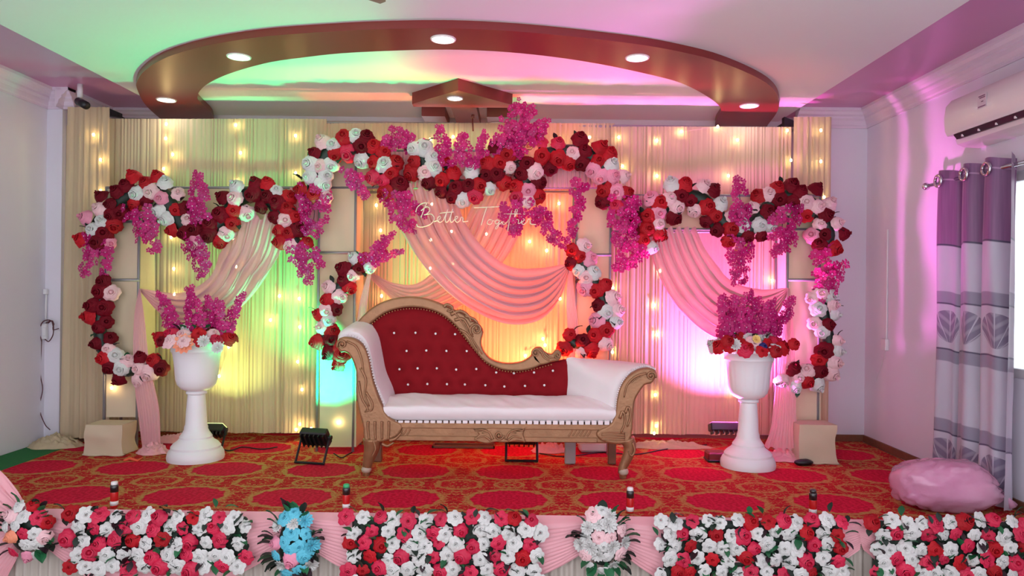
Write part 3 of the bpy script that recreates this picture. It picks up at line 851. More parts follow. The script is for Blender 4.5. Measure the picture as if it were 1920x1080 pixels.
garland('rose loop at the upper right of the middle arch, pink and red',
  [([(985,380),(982,345),(1005,302),(1050,287),(1100,290),(1135,320),(1150,358),(1162,385)], 30, 19.5, RR*1.04)], GD-.04, palMr,
  [([(965,380),(960,410),(962,442)], GD-.08, 50), ([(1005,385),(1022,420),(1058,465)], GD-.08, 36), ([(1088,345),(1078,395),(1066,452)], GD-.08, 28), ([(1165,375),(1168,415),(1160,460)], GD-.06, 62), ([(1195,455),(1182,480),(1160,508)], GD-.05, 52)])
garland('rose crescent low on the left side of the middle arch, tip lit green',
  [([(690,488),(655,515),(630,550),(610,595),(612,640),(645,672)], 21, 17.5, RR)], GD-.04, {'maroon': 5, 'red': 5, 'white': 5, 'blush': 4},
  [([(688,490),(705,465),(740,438)], GD-.08, 26), ([(700,495),(725,478),(758,470)], GD-.08, 20)])
garland('rose crescent low on the right side of the middle arch',
  [([(1080,465),(1095,500),(1122,545),(1138,590),(1125,630),(1080,645),(1062,630)], 24, 18.5, RR)], GD-.04, {'red': 8, 'maroon': 3, 'blush': 5, 'pink': 3, 'hot': 2, 'white': 2})
garland('scalloped rose garland over the right arch in red, pink and white',
  [([(1200,452),(1225,410),(1262,375),(1310,372),(1345,405),(1385,438),(1425,410),(1458,372),(1505,375),(1540,405),(1553,440),(1545,472)], 31, 19.5, RR)], GD, palR,
  [([(1388,425),(1388,385),(1384,335)], GD-.07, 36), ([(1388,455),(1386,495),(1384,535)], GD-.04, 46), ([(1468,395),(1466,430),(1458,478)], GD-.06, 60), ([(1548,480),(1550,515),(1548,560)], GD-.04, 58)])
garland('hooked pink and maroon rose garland down the right cloth column',
  [([(1540,548),(1546,600),(1555,650),(1545,690),(1510,712),(1468,705)], 24, 18.5, RR)], GD, {'maroon': 6, 'red': 5, 'blush': 5, 'pink': 3, 'white': 4})

# ------------------------------------------------------------------ lettering: thin white tubes
neon_m = M('white_neon_tube', srgb(244, 226, 206), .35, var=.03)
def zp(L, ox=760, oy=350, s=4.0): return [(ox + x/s, oy + y/s) for x, y in L]
letters = [
 ('letter_b', [[(78,190),(92,152),(130,124),(168,122)], [(160,124),(140,170),(118,232)], [(118,180),(160,150),(185,172),(160,205),(140,212)], [(140,212),(195,205),(218,238),(196,276),(140,300),(95,300),(84,280)]]),
 ('letter_e', [[(215,262),(250,250),(268,230),(252,222),(240,246),(256,268),(282,256)]]),
 ('letter_t', [[(282,256),(308,200),(318,168)], [(318,168),(300,240),(308,268),(326,252)], [(258,200),(300,194),(362,190)]]),
 ('letter_t', [[(326,252),(345,205),(354,166)], [(354,166),(338,240),(346,268),(366,250)]]),
 ('letter_e', [[(366,250),(386,240),(396,226),(380,222),(372,246),(388,268),(410,254)]]),
 ('letter_r', [[(410,254),(420,228),(434,238),(432,262),(472,258)]]),
 ('letter_t', [[(514,158),(600,154),(706,150)], [(612,154),(590,215),(570,290)]]),
 ('letter_o', [[(650,250),(628,248),(614,268),(626,284),(648,276),(654,254),(672,262)]]),
 ('letter_g', [[(704,254),(684,250),(674,268),(684,280),(700,270),(706,252)], [(706,252),(700,290),(684,318),(674,310),(700,284),(722,270)]]),
 ('letter_e', [[(716,270),(736,262),(748,248),(734,242),(724,264),(738,284),(764,268)]]),
 ('letter_t', [[(764,268),(788,215),(800,172)], [(800,172),(782,250),(768,330)], [(738,206),(820,204),(898,206)]]),
 ('letter_h', [[(804,262),(832,205),(842,166),(828,168),(818,240),(812,284)], [(812,284),(832,248),(850,250),(846,278),(866,270)]]),
 ('letter_e', [[(866,270),(884,260),(894,246),(880,242),(870,264),(884,284),(910,268)]]),
 ('letter_r', [[(910,268),(922,244),(938,250),(938,278),(980,284)]]),
]
sg = thing('lettering_sign', at(885, 430, 5.33), 'thin white tube lettering reading Better Together in script', 'sign')
for nm, strokes in letters:
    mb = MB()
    for st in strokes: mb.tube([at(q.x, q.y, 5.33) for q in catmull(zp(st), 14)], .0036, 6)
    mb.build(nm, neon_m, sg, True)
for x, y in ((800, 372), (960, 372)): MB().tube([at(x, y, 5.33), at(x, y-20, 5.45)], .0012, 4).build('hanging_wire', wire_m, sg)

# ------------------------------------------------------------------ sofa
SD = 4.84          # front plane
BD = 5.20          # plane of the backrest
sofa = thing('chaise_sofa', at(930, 896, SD+.2) * 1.0, 'carved gold chaise sofa with tufted red back and white seat', 'sofa')
sofa.location.z = 0
# red tufted back
top_red = [(668,640),(684,616),(697,603),(720,586),(745,577),(775,574),(805,578),(830,588),(852,606),(872,630),(890,652),(912,676),(940,690),(972,693),(1000,688),(1030,680),(1066,672)]
tufts = [(600+x/3, 540+y/3) for x, y in ((417,253),(537,252),(650,257),(760,260),(487,354),(598,352),(711,354),(825,355),(447,457),(549,452),(657,452),(766,459),(879,456),(991,475),(1091,479),(1204,475),(1310,465),(495,543),(604,540),(714,541),(815,543),(930,547),(1037,554),(1153,551),(1262,547))]
TR = catmull(top_red, 200)
def top_at(x):
    for a, b in zip(TR, TR[1:]):
        if a.x <= x <= b.x: return a.y + (b.y-a.y)*(x-a.x)/max(1e-6, b.x-a.x)
    return TR[-1].y if x > TR[-1].x else TR[0].y
def back_fn(u, v):
    x = 668 + (1068-668)*u; yt = top_at(x); y = yt + (752-yt)*v
    e = min(1, v*7)*min(1, u*12, (1-u)*30+.2)
    dm = sum(math.exp(-((x-tx)**2 + (y-ty)**2)/(2*6.5**2)) for tx, ty in tufts)
    p = at(x, y, BD); p.y -= .035*math.sqrt(max(0, e)) - .028*min(1, dm); return p
sheet('back_panel', back_fn, 130, 56, velvet_m, sofa)
for x, y in tufts:
    if top_at(x) < y - 4:
        MB().sphere(at(x, y, BD-.014), (.0088, .006, .0088), 10, 6).build('crystal_button', crystal_m, sofa, True)
slab('back_board', [(670,640)] + [(p.x, p.y) for p in TR[4::12]] + [(1064,752),(672,752)], BD+.008, .04, .006, goldd_m, sofa)
# crest rail
outer_c = [(652,640),(664,612),(684,588),(710,569),(740,559),(770,556),(800,560),(828,570),(850,580),(868,588),(884,600),(898,608),(906,622),(902,642),(908,660),(922,674),(945,681),(972,680),(990,672),(1002,660)]
inner_c = [(1018,682),(1000,691),(972,696),(940,693),(910,679),(888,655),(868,628),(849,606),(828,590),(803,580),(775,576),(745,579),(720,588),(698,604),(680,622),(668,648)]
slab('crest_rail', [(q.x, q.y) for q in catmull(outer_c, 70)] + [(q.x, q.y) for q in catmull(inner_c, 60)], BD-.045, .08, .014, gold_m, sofa, 3)
def spiral(cx, cy, r, turns, D, a0=0, sgn=1, rad=.008, parent=sofa, name='scroll'):
    pts = []; n = int(turns*16)
    for i in range(n+1):
        t = i/n; a = a0 + sgn*turns*2*PI*t; q = r*(1-.82*t)
        pts.append(at(cx + q*math.cos(a), cy + q*math.sin(a), D - .012*t))
    mb = MB().tube(pts, [rad*(1-.35*i/n) for i in range(n+1)], 8); mb.sphere(pts[-1], rad*1.5, 8, 6)
    return mb.build(name, gold_m, parent, True)
def curl(pts, D, r0, r1, parent=sofa, name='carving', mat=None):
    Cc = catmull(pts, 14)
    return MB().tube([at(q.x, q.y, D) for q in Cc], [r0 + (r1-r0)*i/13 for i in range(14)], 8).build(name, mat or gold_m, parent, True)
CD = BD - .048
curl([(832,576),(838,571),(848,576),(846,584),(838,582)], CD, .012, .008)
curl([(845,590),(862,583),(876,590),(884,604)], CD, .013, .009)
curl([(852,600),(868,598),(878,612),(886,632)], CD, .012, .008)
curl([(862,618),(876,626),(886,642),(896,660)], CD, .010, .006)
curl([(872,592),(888,598),(896,606)], CD, .012, .009)
curl([(846,578),(866,604),(888,640),(904,664)], CD-.006, .006, .004)
spiral(893, 618, 13, 1.4, CD, 2.2, 1, .010, name='crest_scroll')
slab('crest_finial', [(q.x, q.y) for q in catmull([(1000,676),(996,662),(1004,652),(1016,652),(1022,660),(1034,664),(1042,656),(1050,658),(1053,667),(1048,676),(1036,678),(1026,682),(1012,684),(1000,676)], 40)][:-1], BD-.045, .07, .012, gold_m, sofa, 3)
spiral(1005, 662, 9, 1.4, CD, 0, -1, .008, name='crest_scroll')
spiral(1046, 666, 7, 1.3, CD, 1, 1, .007, name='crest_scroll')
curl([(1014,658),(1020,670),(1030,676)], CD, .009, .006)
curl([(1022,662),(1030,670),(1040,672)], CD, .009, .006)
# nail heads along the velvet: too small to pick apart
mb = MB()
for q in catmull([(p.x, p.y+4.5) for p in TR[16:186]], 74): mb.sphere(at(q.x, q.y, BD-.034), .0052, 6, 4)
o = mb.build('nail_trim', nail_m, sofa, True); o['kind'] = 'stuff'
# seat
sx0, sx1 = at(712, 770, SD).x, at(1160, 770, SD).x
zs0, zs1 = at(940, 790, SD).z, at(940, 757, SD).z
def seat_fn(u, v):
    # v wraps: 0 front bottom -> .3 front top -> 1 back
    x = sx0 + (sx1-sx0)*u; e = math.sqrt(max(0, 1-abs(2*u-1)**14))
    if v < .3:
        a = v/.3; y = SD + .01 - .035*math.sin(a*PI*.75); z = zs0 + (zs1-.02-zs0)*a
    else:
        a = (v-.3)/.7; y = SD + .01 + .03 - .055*(1-a)**6 + (BD-SD-.03)*a; z = zs1 - .02*(1-a)**4 + .045*math.sin(PI*min(1, a*.8+.12))*1.0 - .02
    w = .010*noise.noise(Vector((x*5, y*9+x*4, 1.7))) + .006*noise.noise(Vector((x*16+y*14, y*7, 4.0)))
    return Vector((x, y, zs0 + (z + w*min(1, v*4) - zs0)*(.7+.3*e)))
sheet('seat_cushion', seat_fn, 110, 40, white_cloth_m, sofa)
MB().box((sx0-.02, SD+.03, zs0-.06), (sx1+.02, BD+.02, zs0+.03), .01).build('seat_base', goldd_m, sofa)
# front rail with carving
def pxbox(x0, y0, x1, y1, D, d, ch=.006):
    a, b = at(x0, y1, D), at(x1, y0, D); m = MB(); m.box((a.x, D, a.z), (b.x, D+d, b.z), ch); return m
auto_smooth(pxbox(690, 797, 1172, 826, SD-.012, .06, .008).build('seat_rail', gold_m, sofa), 30)
pxbox(690, 797, 1172, 802, SD-.022, .03, .004).build('rail_moulding', gold_m, sofa)
pxbox(740, 821, 1120, 826, SD-.020, .03, .004).build('rail_moulding', gold_m, sofa)
for x0 in (726, 1066):
    for k in range(6): curl([(x0+k*7, 818), (x0+5+k*7, 811), (x0+8+k*7, 805)], SD-.013, .0055, .0045, name='carved_flute')
slab('carved_ornament', [(q.x, q.y) for q in catmull([(886,804),(900,808),(916,803),(938,803),(960,804),(972,809),(985,803),(981,815),(986,830),(972,827),(950,830),(930,829),(910,832),(888,824),(898,815),(886,804)], 50)][:-1], SD-.03, .03, .008, gold_m, sofa)
spiral(936, 816, 9, 1.3, SD-.03, 0, 1, .008, name='carved_rosette')
for s in (-1, 1):
    curl([(936+s*12, 824), (936+s*20, 810), (936+s*32, 812)], SD-.032, .009, .004)
    curl([(936+s*16, 826), (936+s*28, 818), (936+s*42, 822)], SD-.032, .008, .004)
    curl([(936+s*22, 808), (936+s*34, 806), (936+s*46, 808)], SD-.030, .007, .004)
# white lacing along the rail: tabs
mb = MB()
for k in range(36):
    x = 722 + k*12.1; m = pxbox(x, 789, x+9.6, 797, SD-.020, .012, .003); mb.add(m.v, m.f)
o = mb.build('lace_trim', white_cloth_m, sofa); o['kind'] = 'stuff'
# arms: left
armL = [(630,640),(633,626),(645,618),(662,617),(678,624),(692,645),(700,680),(707,715),(722,752),(724,775),(700,775),(680,725),(672,690),(660,664),(648,652),(636,654)]
armL2 = [(p[0], p[1]-14) for p in armL]
def loft(name, pa, Da, pb, Db, mat, n=8, N=44):
    A = catmull(pa + [pa[0]], N+1)[:-1]; B = catmull(pb + [pb[0]], N+1)[:-1]
    V = []
    for k in range(n+1):
        t = k/n; sh = 1 - (.10*(1-min(1, t*5))**2)
        ca = sum((at(q.x, q.y, Da) for q in A), Vector())/N
        for a, b in zip(A, B):
            P0, P1 = at(a.x, a.y, Da), at(b.x, b.y, Db); V.append(P0.lerp(P1, t))
        if k == 0:
            for i in range(N): V[i] = ca.lerp(V[i], .93)
    Fc = [(k*N+i, k*N+(i+1) % N, (k+1)*N+(i+1) % N, (k+1)*N+i) for k in range(n) for i in range(N)]
    Fc += [tuple(range(N))[::-1], tuple(n*N+i for i in range(N))]
    return auto_smooth(mo(name, V, Fc, mat, sofa), 60)
def back_px(pts, D0, D1, lift=0):
    """same world outline seen farther back"""
    k = D0/D1; return [(CX + (x-CX)*k, 540 + (y-540)*k - lift) for x, y in pts]
loft('arm_cushion', armL, SD+.02, back_px(armL, SD, BD, 10), BD-.01, white_cloth_m)
slab('arm_frame', [(q.x, q.y) for q in catmull([(634,655),(630,645),(636,634),(650,632),(668,637),(682,650),(691,672),(696,700),(704,730),(716,760),(728,782),(752,796),(752,808),(742,820),(712,830),(684,828),(680,800),(672,770),(667,735),(668,705),(664,685),(656,668),(648,660),(640,662),(634,655)], 70)][:-1], SD-.03, .07, .014, gold_m, sofa, 3)
spiral(641, 646, 9, 1.5, SD-.034, 2.6, 1, .008, name='arm_scroll')
curl([(650,640),(668,650),(678,675),(682,705)], SD-.034, .008, .005)
curl([(676,690),(686,712),(684,740),(692,762)], SD-.034, .009, .005)
curl([(672,715),(678,745),(690,768),(684,772)], SD-.034, .009, .006)
curl([(686,735),(698,756),(696,770),(686,768)], SD-.034, .008, .005)
for k in range(4): curl([(690+k*13, 790),(690+k*13, 806),(692+k*12, 824)], SD-.034, .009, .007, name='carved_flute')
curl([(730,826),(742,822),(752,812)], SD-.03, .012, .006); curl([(716,832),(726,836),(738,830)], SD-.03, .010, .006)
# right arm
armR = [(1233,700),(1229,688),(1212,682),(1190,686),(1168,703),(1155,727),(1150,752),(1148,775),(1172,775),(1176,748),(1184,728),(1200,716),(1218,716),(1230,710)]
armRb = [(1218,700),(1216,690),(1190,680),(1140,675),(1090,672),(1062,672),(1062,712),(1062,755),(1110,757),(1150,752),(1160,735),(1185,722),(1205,715),(1214,708)]
loft('arm_cushion', armR, SD+.02, armRb, BD-.012, white_cloth_m)
slab('arm_frame', [(q.x, q.y) for q in catmull([(1232,706),(1230,695),(1216,690),(1196,694),(1176,708),(1163,728),(1157,752),(1154,778),(1144,796),(1124,806),(1118,816),(1130,828),(1156,834),(1178,830),(1186,810),(1188,780),(1191,752),(1200,735),(1210,722),(1222,719),(1232,706)], 70)][:-1], SD-.03, .07, .014, gold_m, sofa, 3)
spiral(1221, 705, 9, 1.5, SD-.034, .4, -1, .008, name='arm_scroll')
curl([(1212,700),(1192,706),(1176,722),(1170,745)], SD-.034, .008, .005)
for k in range(4): curl([(1176+k*8, 722-k*5),(1182+k*8, 716-k*5)], SD-.034, .005, .005, name='carved_flute')
curl([(1172,775),(1178,762),(1182,780),(1176,800)], SD-.034, .010, .006)
curl([(1162,785),(1168,770),(1172,790),(1164,812)], SD-.034, .010, .006)
for k in range(4): curl([(1172, 812+k*4),(1150, 810+k*5),(1128, 812+k*4)], SD-.03, .007, .004, name='carved_leaf')
# gimp edging along the white arms
for pts in ([(652,628),(672,634),(686,650),(695,680),(702,712),(716,748),(728,780)], [(1228,692),(1208,686),(1186,694),(1168,714),(1158,740),(1154,775)]):
    mb = MB()
    for q in catmull(pts, 34): mb.sphere(at(q.x, q.y, SD-.012), .0065, 6, 4)
    o = mb.build('edge_trim', white_cloth_m, sofa, True); o['kind'] = 'stuff'
# legs
def leg(pts, D, rad, name='leg', mat=gold_m, n=10):
    Cc = catmull(pts, 18); Rr = [q.x for q in catmull([(r, 0) for r in rad], 18)]
    P = [at(q.x, q.y, D) for q in Cc]
    for p in P: p.z = max(p.z, 0.002)
    return MB().tube(P, Rr, n).build(name, mat, sofa, True)
lg = leg([(698,822),(697,840),(691,862),(687,880)], SD+.01, [.062, .052, .036, .026])
MB().sphere(at(687, 880, SD+.008), (.034, .034, .026), 12, 8).build('foot_ball', M('worn_foot', srgb(190, 168, 150), .5), lg, True)
leg([(687,884),(686,893),(686,898)], SD+.01, [.024, .020, .017], 'foot')
lg = leg([(1176,822),(1181,838),(1176,858),(1168,875),(1168,886)], SD+.01, [.048, .044, .032, .030, .034])
MB().sphere(at(1169, 884, SD+.004), (.034, .034, .028), 12, 8).build('foot_ball', bpy.data.materials['worn_foot'], lg, True)
leg([(1168,888),(1168,894),(1168,899)], SD+.01, [.028, .024, .020], 'foot')
curl([(1186,830),(1190,845),(1184,855),(1178,846)], SD-.03, .009, .006)
curl([(700,826),(704,842),(698,856)], SD-.04, .009, .005)
def post(x0, x1, y0, y1, D, mat):
    a, b = at(x0, y1, D), at(x1, y0, D); MB().box((a.x, D, .001), (b.x, D+.05, b.z), .006).build('rear_leg', mat, sofa)
post(697, 716, 820, 862, BD+.02, goldd_m)
post(1059, 1080, 812, 866, BD+.02, M('grey_primed_wood', srgb(160, 146, 146), .6))
post(1140, 1156, 812, 866, BD+.02, goldd_m)

# ------------------------------------------------------------------ urns
def urn(cx, D, ybase, k, label, fluted):
    c = at(cx, ybase, D); c.z = 0
    s = D/F*k
    t = thing('pedestal_urn', c, label, 'urn')
    def Z(y): return (878 - y)*s
    ped = [(50, 878), (51, 873), (50, 866), (47, 860), (44, 857), (44, 853), (40, 848), (32, 842), (29, 838), (29, 835), (24, 828), (21, 822), (21, 818), (19, 812), (18, 790), (16.5, 770), (15.5, 757)]
    auto_smooth(MB().lathe(c, [(r*s, Z(y)) for r, y in ped], 40).build('pedestal', urn_m, t), 30)
    neck = [(15, 757), (18.5, 755.5), (18.5, 751.5), (15.5, 750)]
    MB().lathe(c, [(r*s, Z(y)) for r, y in neck], 40).build('neck_ring', urn_m, t, True)
    bowl = [(15, 751), (20, 749), (28, 745), (34, 738), (37, 728), (38.5, 712), (40, 695), (42.5, 680), (45.5, 675), (45, 672), (46.5, 668), (48.5, 664), (50, 661)]
    fl = (lambda a, z: -.022*max(0, math.cos(a*12))**10 if Z(735) < z < Z(678) else 0) if fluted else None
    auto_smooth(MB().lathe(c, [(r*s, Z(y)) for r, y in bowl], 96 if fluted else 40, fl).build('bowl', urn_m, t), 35)
    rim = [(49, 662), (62, 660), (64, 657), (62, 654.5), (54, 655), (46, 658)]
    MB().lathe(c, [(r*s, Z(y)) for r, y in rim], 48).build('rim', urn_m, t, True)
    return c, s, Z(656)
cL, sL, zL = urn(367, 5.26, 872, 1.0, 'smooth white pedestal urn left of the sofa', False)
cR, sR, zR = urn(1402, 5.22, 876, .99, 'fluted white pedestal urn right of the sofa', True)
def arrangement(c, s, z, label, reds, sprays, extra, D):
    t = thing('flower_arrangement', c + Vector((0, 0, z)), label, 'flowers')
    MB().lathe(c + Vector((0, 0, z)), [(44*s, -.01), (50*s, .01), (40*s, .04), (20*s, .06)], 24).build('foliage_core', leaf_ms[0], t, True)
    for ring, n, zz in ((64, 14, .014), (48, 11, .05), (28, 8, .075)):
        for k in range(n):
            a = 2*PI*k/n + ring; p = c + Vector((ring*s*math.cos(a), ring*s*math.sin(a), z + zz + random.uniform(-.008, .01)))
            d = Vector((math.cos(a)*.8, math.sin(a)*.8 - .35, .55)); cl = pick(reds)
            pool = ROSES[cl] if random.random() < .7 or cl not in BLOOMS else BLOOMS[cl]
            put('rose', random.choice(pool), t, p, d, .054*random.uniform(.85, 1.2))
    for x, y, cl, r in extra:
        put('bloom', (DAISY.get(cl) or ROSES[cl])[0], t, at(x, y, D - 60*s), Vector((.1, -1, .35)), r)
    for k in range(12):
        a = random.random()*2*PI; o = link_mesh('leaf', random.choices(LEAVES, (2, 5, 1))[0], None, t, c + Vector((30*s*math.cos(a), 30*s*math.sin(a), z+.06)))
        o.rotation_euler = Vector((math.cos(a), math.sin(a), .8)).to_track_quat('X', 'Z').to_euler(); o.scale = (.075,)*3
    for sp in sprays: spray(t, *sp)
arrangement(cL, sL, zL, 'red and peach flowers with five magenta orchid spikes in the left urn', {'red': 6, 'blush': 3, 'white': 2.5, 'maroon': 2, 'peach': 1.5, 'hot': 2},
  [([(332,625),(318,590),(298,548)], 5.24, 26), ([(372,628),(368,590),(357,538)], 5.20, 36), ([(396,622),(395,590),(390,556)], 5.25, 28), ([(408,622),(410,592),(409,562)], 5.22, 26), ([(424,618),(438,590),(456,550)], 5.26, 20)],
  [(345, 645, 'peach', .075), (302, 640, 'maroon', .04), (408, 652, 'white', .045), (382, 640, 'white', .045)], 5.26)
arrangement(cR, sR, zR, 'red flowers under a wide magenta orchid fan in the right urn', {'red': 9, 'hot': 3, 'blush': 2, 'white': 2},
  [([(1372,632),(1365,600),(1352,556)], 5.20, 34), ([(1385,630),(1382,590),(1378,555)], 5.22, 34), ([(1400,628),(1400,590),(1402,548)], 5.18, 36), ([(1415,628),(1418,590),(1424,560)], 5.22, 36), ([(1428,628),(1438,600),(1446,562)], 5.19, 34), ([(1440,630),(1465,590),(1488,556)], 5.22, 24), ([(1360,628),(1362,604),(1365,578)], 5.24, 28), ([(1445,628),(1462,605),(1482,585)], 5.24, 18)],
  [(1402, 652, 'red', .052), (1455, 658, 'red', .052), (1418, 636, 'yellow', .032), (1432, 650, 'navy', .032), (1378, 646, 'white', .045), (1490, 645, 'red', .045), (1366, 640, 'red', .05)], 5.22)

# ------------------------------------------------------------------ stage front: skirt, swags, flower panels
SF = YF - .02
def skirt():
    A, B = XL+.01, XR-.01; w = B-A; nf = w/.05
    def fn(u, v):
        ph = 2*PI*(nf*u + .5*n1(u*nf*.3, 2.0) + .1*n1(v*2, u*9))
        return Vector((A + w*u, SF - .012 + (.010+.006*v)*math.sin(ph), -.004 - .49*v))
    o = sheet('stage_skirt', fn, int(nf*6), 6, sheer_m); tag(o, 'white pleated net skirt hanging down the stage front', 'skirt')
skirt()
FP = SF - .05
def front_swag(xa, xb, ga, gb, low, label, seed):
    """pink satin: top edge along the stage from xa to xb, gathered at pixel points ga and gb, sagging to low"""
    nu, nv = 80, 40
    top = [(xa + (xb-xa)*i/6, 958 + 18*((xa + (xb-xa)*i/6)-240)/1360 + 3) for i in range(7)]
    m = (xa+xb)/2
    bot = [ga, (ga[0] + (xb-xa)*.14, ga[1] + (low-ga[1])*.52), (m-(xb-xa)*.16, low-6), (m, low), (m+(xb-xa)*.16, low-6), (gb[0] - (xb-xa)*.14, gb[1] + (low-gb[1])*.52), gb]
    A, B = catmull(top, nu+1), catmull(bot, nu+1)
    def fn(u, v):
        i = int(round(u*nu)); q = A[i].lerp(B[i], v)
        e = math.sin(PI*u)**.5
        ph = 2*PI*(7*v + .5*n1(u*2, seed)) ; s = 1-abs(math.sin(ph))
        p = at(q.x, q.y, FP)
        p.y += -.016*s*(.35+.65*e)*min(1, v*6) - .03*math.sin(PI*v)*e + (.05*(1-min(1, v*8)))
        return p
    o = sheet('front_swag', fn, nu, nv, pinks_m); tag(o, label, 'drape')
front_swag(-130, 60, (-150, 1020), (52, 1000), 1120, 'pink satin front swag at the far left corner of the stage', 1.0)
front_swag(40, 552, (56, 1000), (548, 1010), 1110, 'pink satin front swag behind the leftmost wide flower panel', 2.0)
front_swag(540, 1135, (556, 1010), (1128, 1012), 1115, 'pink satin front swag behind the middle flower panel', 3.0)
front_swag(1120, 1620, (1136, 1012), (1612, 1030), 1120, 'pink satin front swag between the white bouquet and the rightmost panels', 4.0)
front_swag(1600, 1990, (1618, 1030), (1990, 1040), 1120, 'pink satin front swag at the right end of the stage', 5.0)
# corner cloth climbing out of the frame at the left
drape('corner_drape', [(-70,810),(-30,850),(10,895),(40,935),(56,965)], [(-90,1000),(-60,1020),(-20,1030),(20,1020),(56,1000)], FP+.02, 6, .012, pinks_m, 'pink satin cloth rising at the left front corner of the stage', seed=9.0, nu=40)
PD = FP - .04
def flower_panel(label, x0, x1, y0, y1, group=None, step=28.5, edge_green=0):
    t = thing('floral_display', at((x0+x1)/2, y1, PD), label, 'flower panel', group)
    a, b = at(x0+16, y1-16, PD), at(x1-16, y0+14, PD)
    auto_smooth(MB().box((a.x, PD, a.z), (b.x, PD+.035, b.z), .012).build('backing', leaf_ms[0], t), 30)
    row = 0; y = y0 + 10
    while y < y1 - 4:
        x = x0 + 12 + (step*.5 if row % 2 else 0); k = 0
        while x < x1 - 6:
            jx, jy = random.uniform(-5, 5), random.uniform(-5, 5)
            red = (k + row) % 2 == 0
            if random.random() < .12: red = not red
            c = random.choice(('red', 'hot', 'hot')) if red else 'white'
            pool = (BLOOMS[c] if random.random() < .55 else ROSES[c]) if red else BLOOMS['white']
            p = at(x+jx, y+jy, PD - .022 - random.uniform(0, .02))
            d = Vector((random.uniform(-.35, .35), -1, random.uniform(-.25, .35) + (.5 if row == 0 else 0)))
            put('flower', random.choice(pool), t, p, d, .046*random.uniform(.84, 1.14))
            for _ in range(2):
                q = at(x + random.uniform(-18, 18), y + random.uniform(-18, 18), PD - .026)
                o = link_mesh('leaf', random.choices(LEAVES, (5, 4, 2))[0], None, t, q)
                an = random.random()*2*PI
                o.rotation_euler = Vector((math.cos(an), -.55, math.sin(an))).to_track_quat('X', 'Z').to_euler(); s = random.uniform(.045, .07); o.scale = (s, s, s)
            x += step; k += 1
        y += step*.86; row += 1
flower_panel('leftmost wide panel of red and white flowers on the stage front', 118, 478, 957, 1074)
flower_panel('wide red and white flower panel on the stage front below the sofa', 642, 1022, 962, 1130)
flower_panel('red and white flower panel on the stage front right of the white bouquet', 1228, 1598, 966, 1135)
flower_panel('rightmost red and white flower panel at the corner of the stage', 1628, 1990, 968, 1135)
def bouquet(label, cx, cy, w, h, pal, green=1.0):
    t = thing('bouquet', at(cx, cy+h/2, PD), label, 'bouquet')
    MB().sphere(at(cx, cy, PD), (w*.34*PD/F, .03, h*.38*PD/F), 14, 10).build('foliage_core', leaf_ms[0], t, True)
    done = []
    for k in range(900):
        a, r = random.random()*2*PI, math.sqrt(random.random())
        q = (cx + w/2*r*math.cos(a), cy + h/2*r*math.sin(a))
        if any(math.dist(q, z) < 17.5 for z in done): continue
        done.append(q); kind, c = pick(pal).split(':')
        pool = {'r': ROSES, 'b': BLOOMS, 'd': DAISY}[kind][c]
        p = at(q[0], q[1], PD - .045*math.sqrt(max(0, 1-r*r)) - .015)
        put('flower', random.choice(pool), t, p, Vector((math.cos(a)*r*.9, -1, -math.sin(a)*r*.9)), .042*random.uniform(.85, 1.2))
    for k in range(int(26*green)):
        a = random.random()*2*PI; r = random.uniform(.6, 1.0)
        o = link_mesh('leaf', random.choices(LEAVES, (4, 6, 1))[0], None, t, at(cx + w/2*r*math.cos(a), cy + h/2*r*math.sin(a), PD-.02))
        o.rotation_euler = Vector((math.cos(a), -.5, -math.sin(a))).to_track_quat('X', 'Z').to_euler(); s = random.uniform(.06, .1); o.scale = (s, s, s)
bouquet('round bouquet of pink, orange and grey flowers at the left stage corner', 50, 995, 92, 105, {'r:blush': 3, 'r:pink': 3, 'r:peach': 1.2, 'b:white': 3, 'r:red': 1.5, 'b:hot': 1.5})
bouquet('bouquet with sky blue flowers on the stage front', 550, 1020, 82, 125, {'b:blue': 6, 'd:blue': 2, 'd:white': 4, 'r:pink': 1.4, 'b:white': 1}, 1.6)
bouquet('bouquet of mostly white flowers on the stage front right of the sofa', 1130, 1015, 86, 120, {'b:white': 5, 'd:white': 4, 'r:pink': 1.5, 'r:hot': 1, 'b:blush': 2}, 1.3)

# snow-spray cans along the stage edge
can_red = M('can_red', srgb(200, 28, 30), .3, coat=.5); can_dark = M('can_dark_print', srgb(36, 24, 26), .3, coat=.5); can_white = M('can_white', srgb(232, 226, 224), .4); cap_green = M('can_green_cap', srgb(60, 170, 110), .4)
for x, yb, cap, label in ((214, 955, can_white, 'red spray can on the stage edge above the leftmost flower panel'), (649, 963, cap_green, 'red spray can with green cap on the stage edge near the left sofa leg'),
                     (1181, 972, can_white, 'red spray can on the stage edge behind the white bouquet'), (1524, 966, can_dark, 'red spray can with dark cap at the right of the stage edge')):
    D = 4.10; p = at(x, yb, D); p.z = 0.0; r = .021
    t = thing('spray_can', p, label, 'spray can')
    MB().lathe(p, [(r*.9, .001), (r, .006), (r, .085), (r*.98, .088)], 20).build('body', can_red, t, True)
    MB().lathe(p, [(r*1.012, .012), (r*1.012, .036)], 20).build('print_band', can_white, t, True)
    MB().lathe(p, [(r*1.01, .086), (r*1.01, .122), (r*.9, .125)], 20).build('dark_band', can_dark, t, True)
    MB().lathe(p, [(r*.82, .122), (r*.85, .138), (r*.7, .143), (r*.2, .144)], 20).build('cap', cap, t, True)

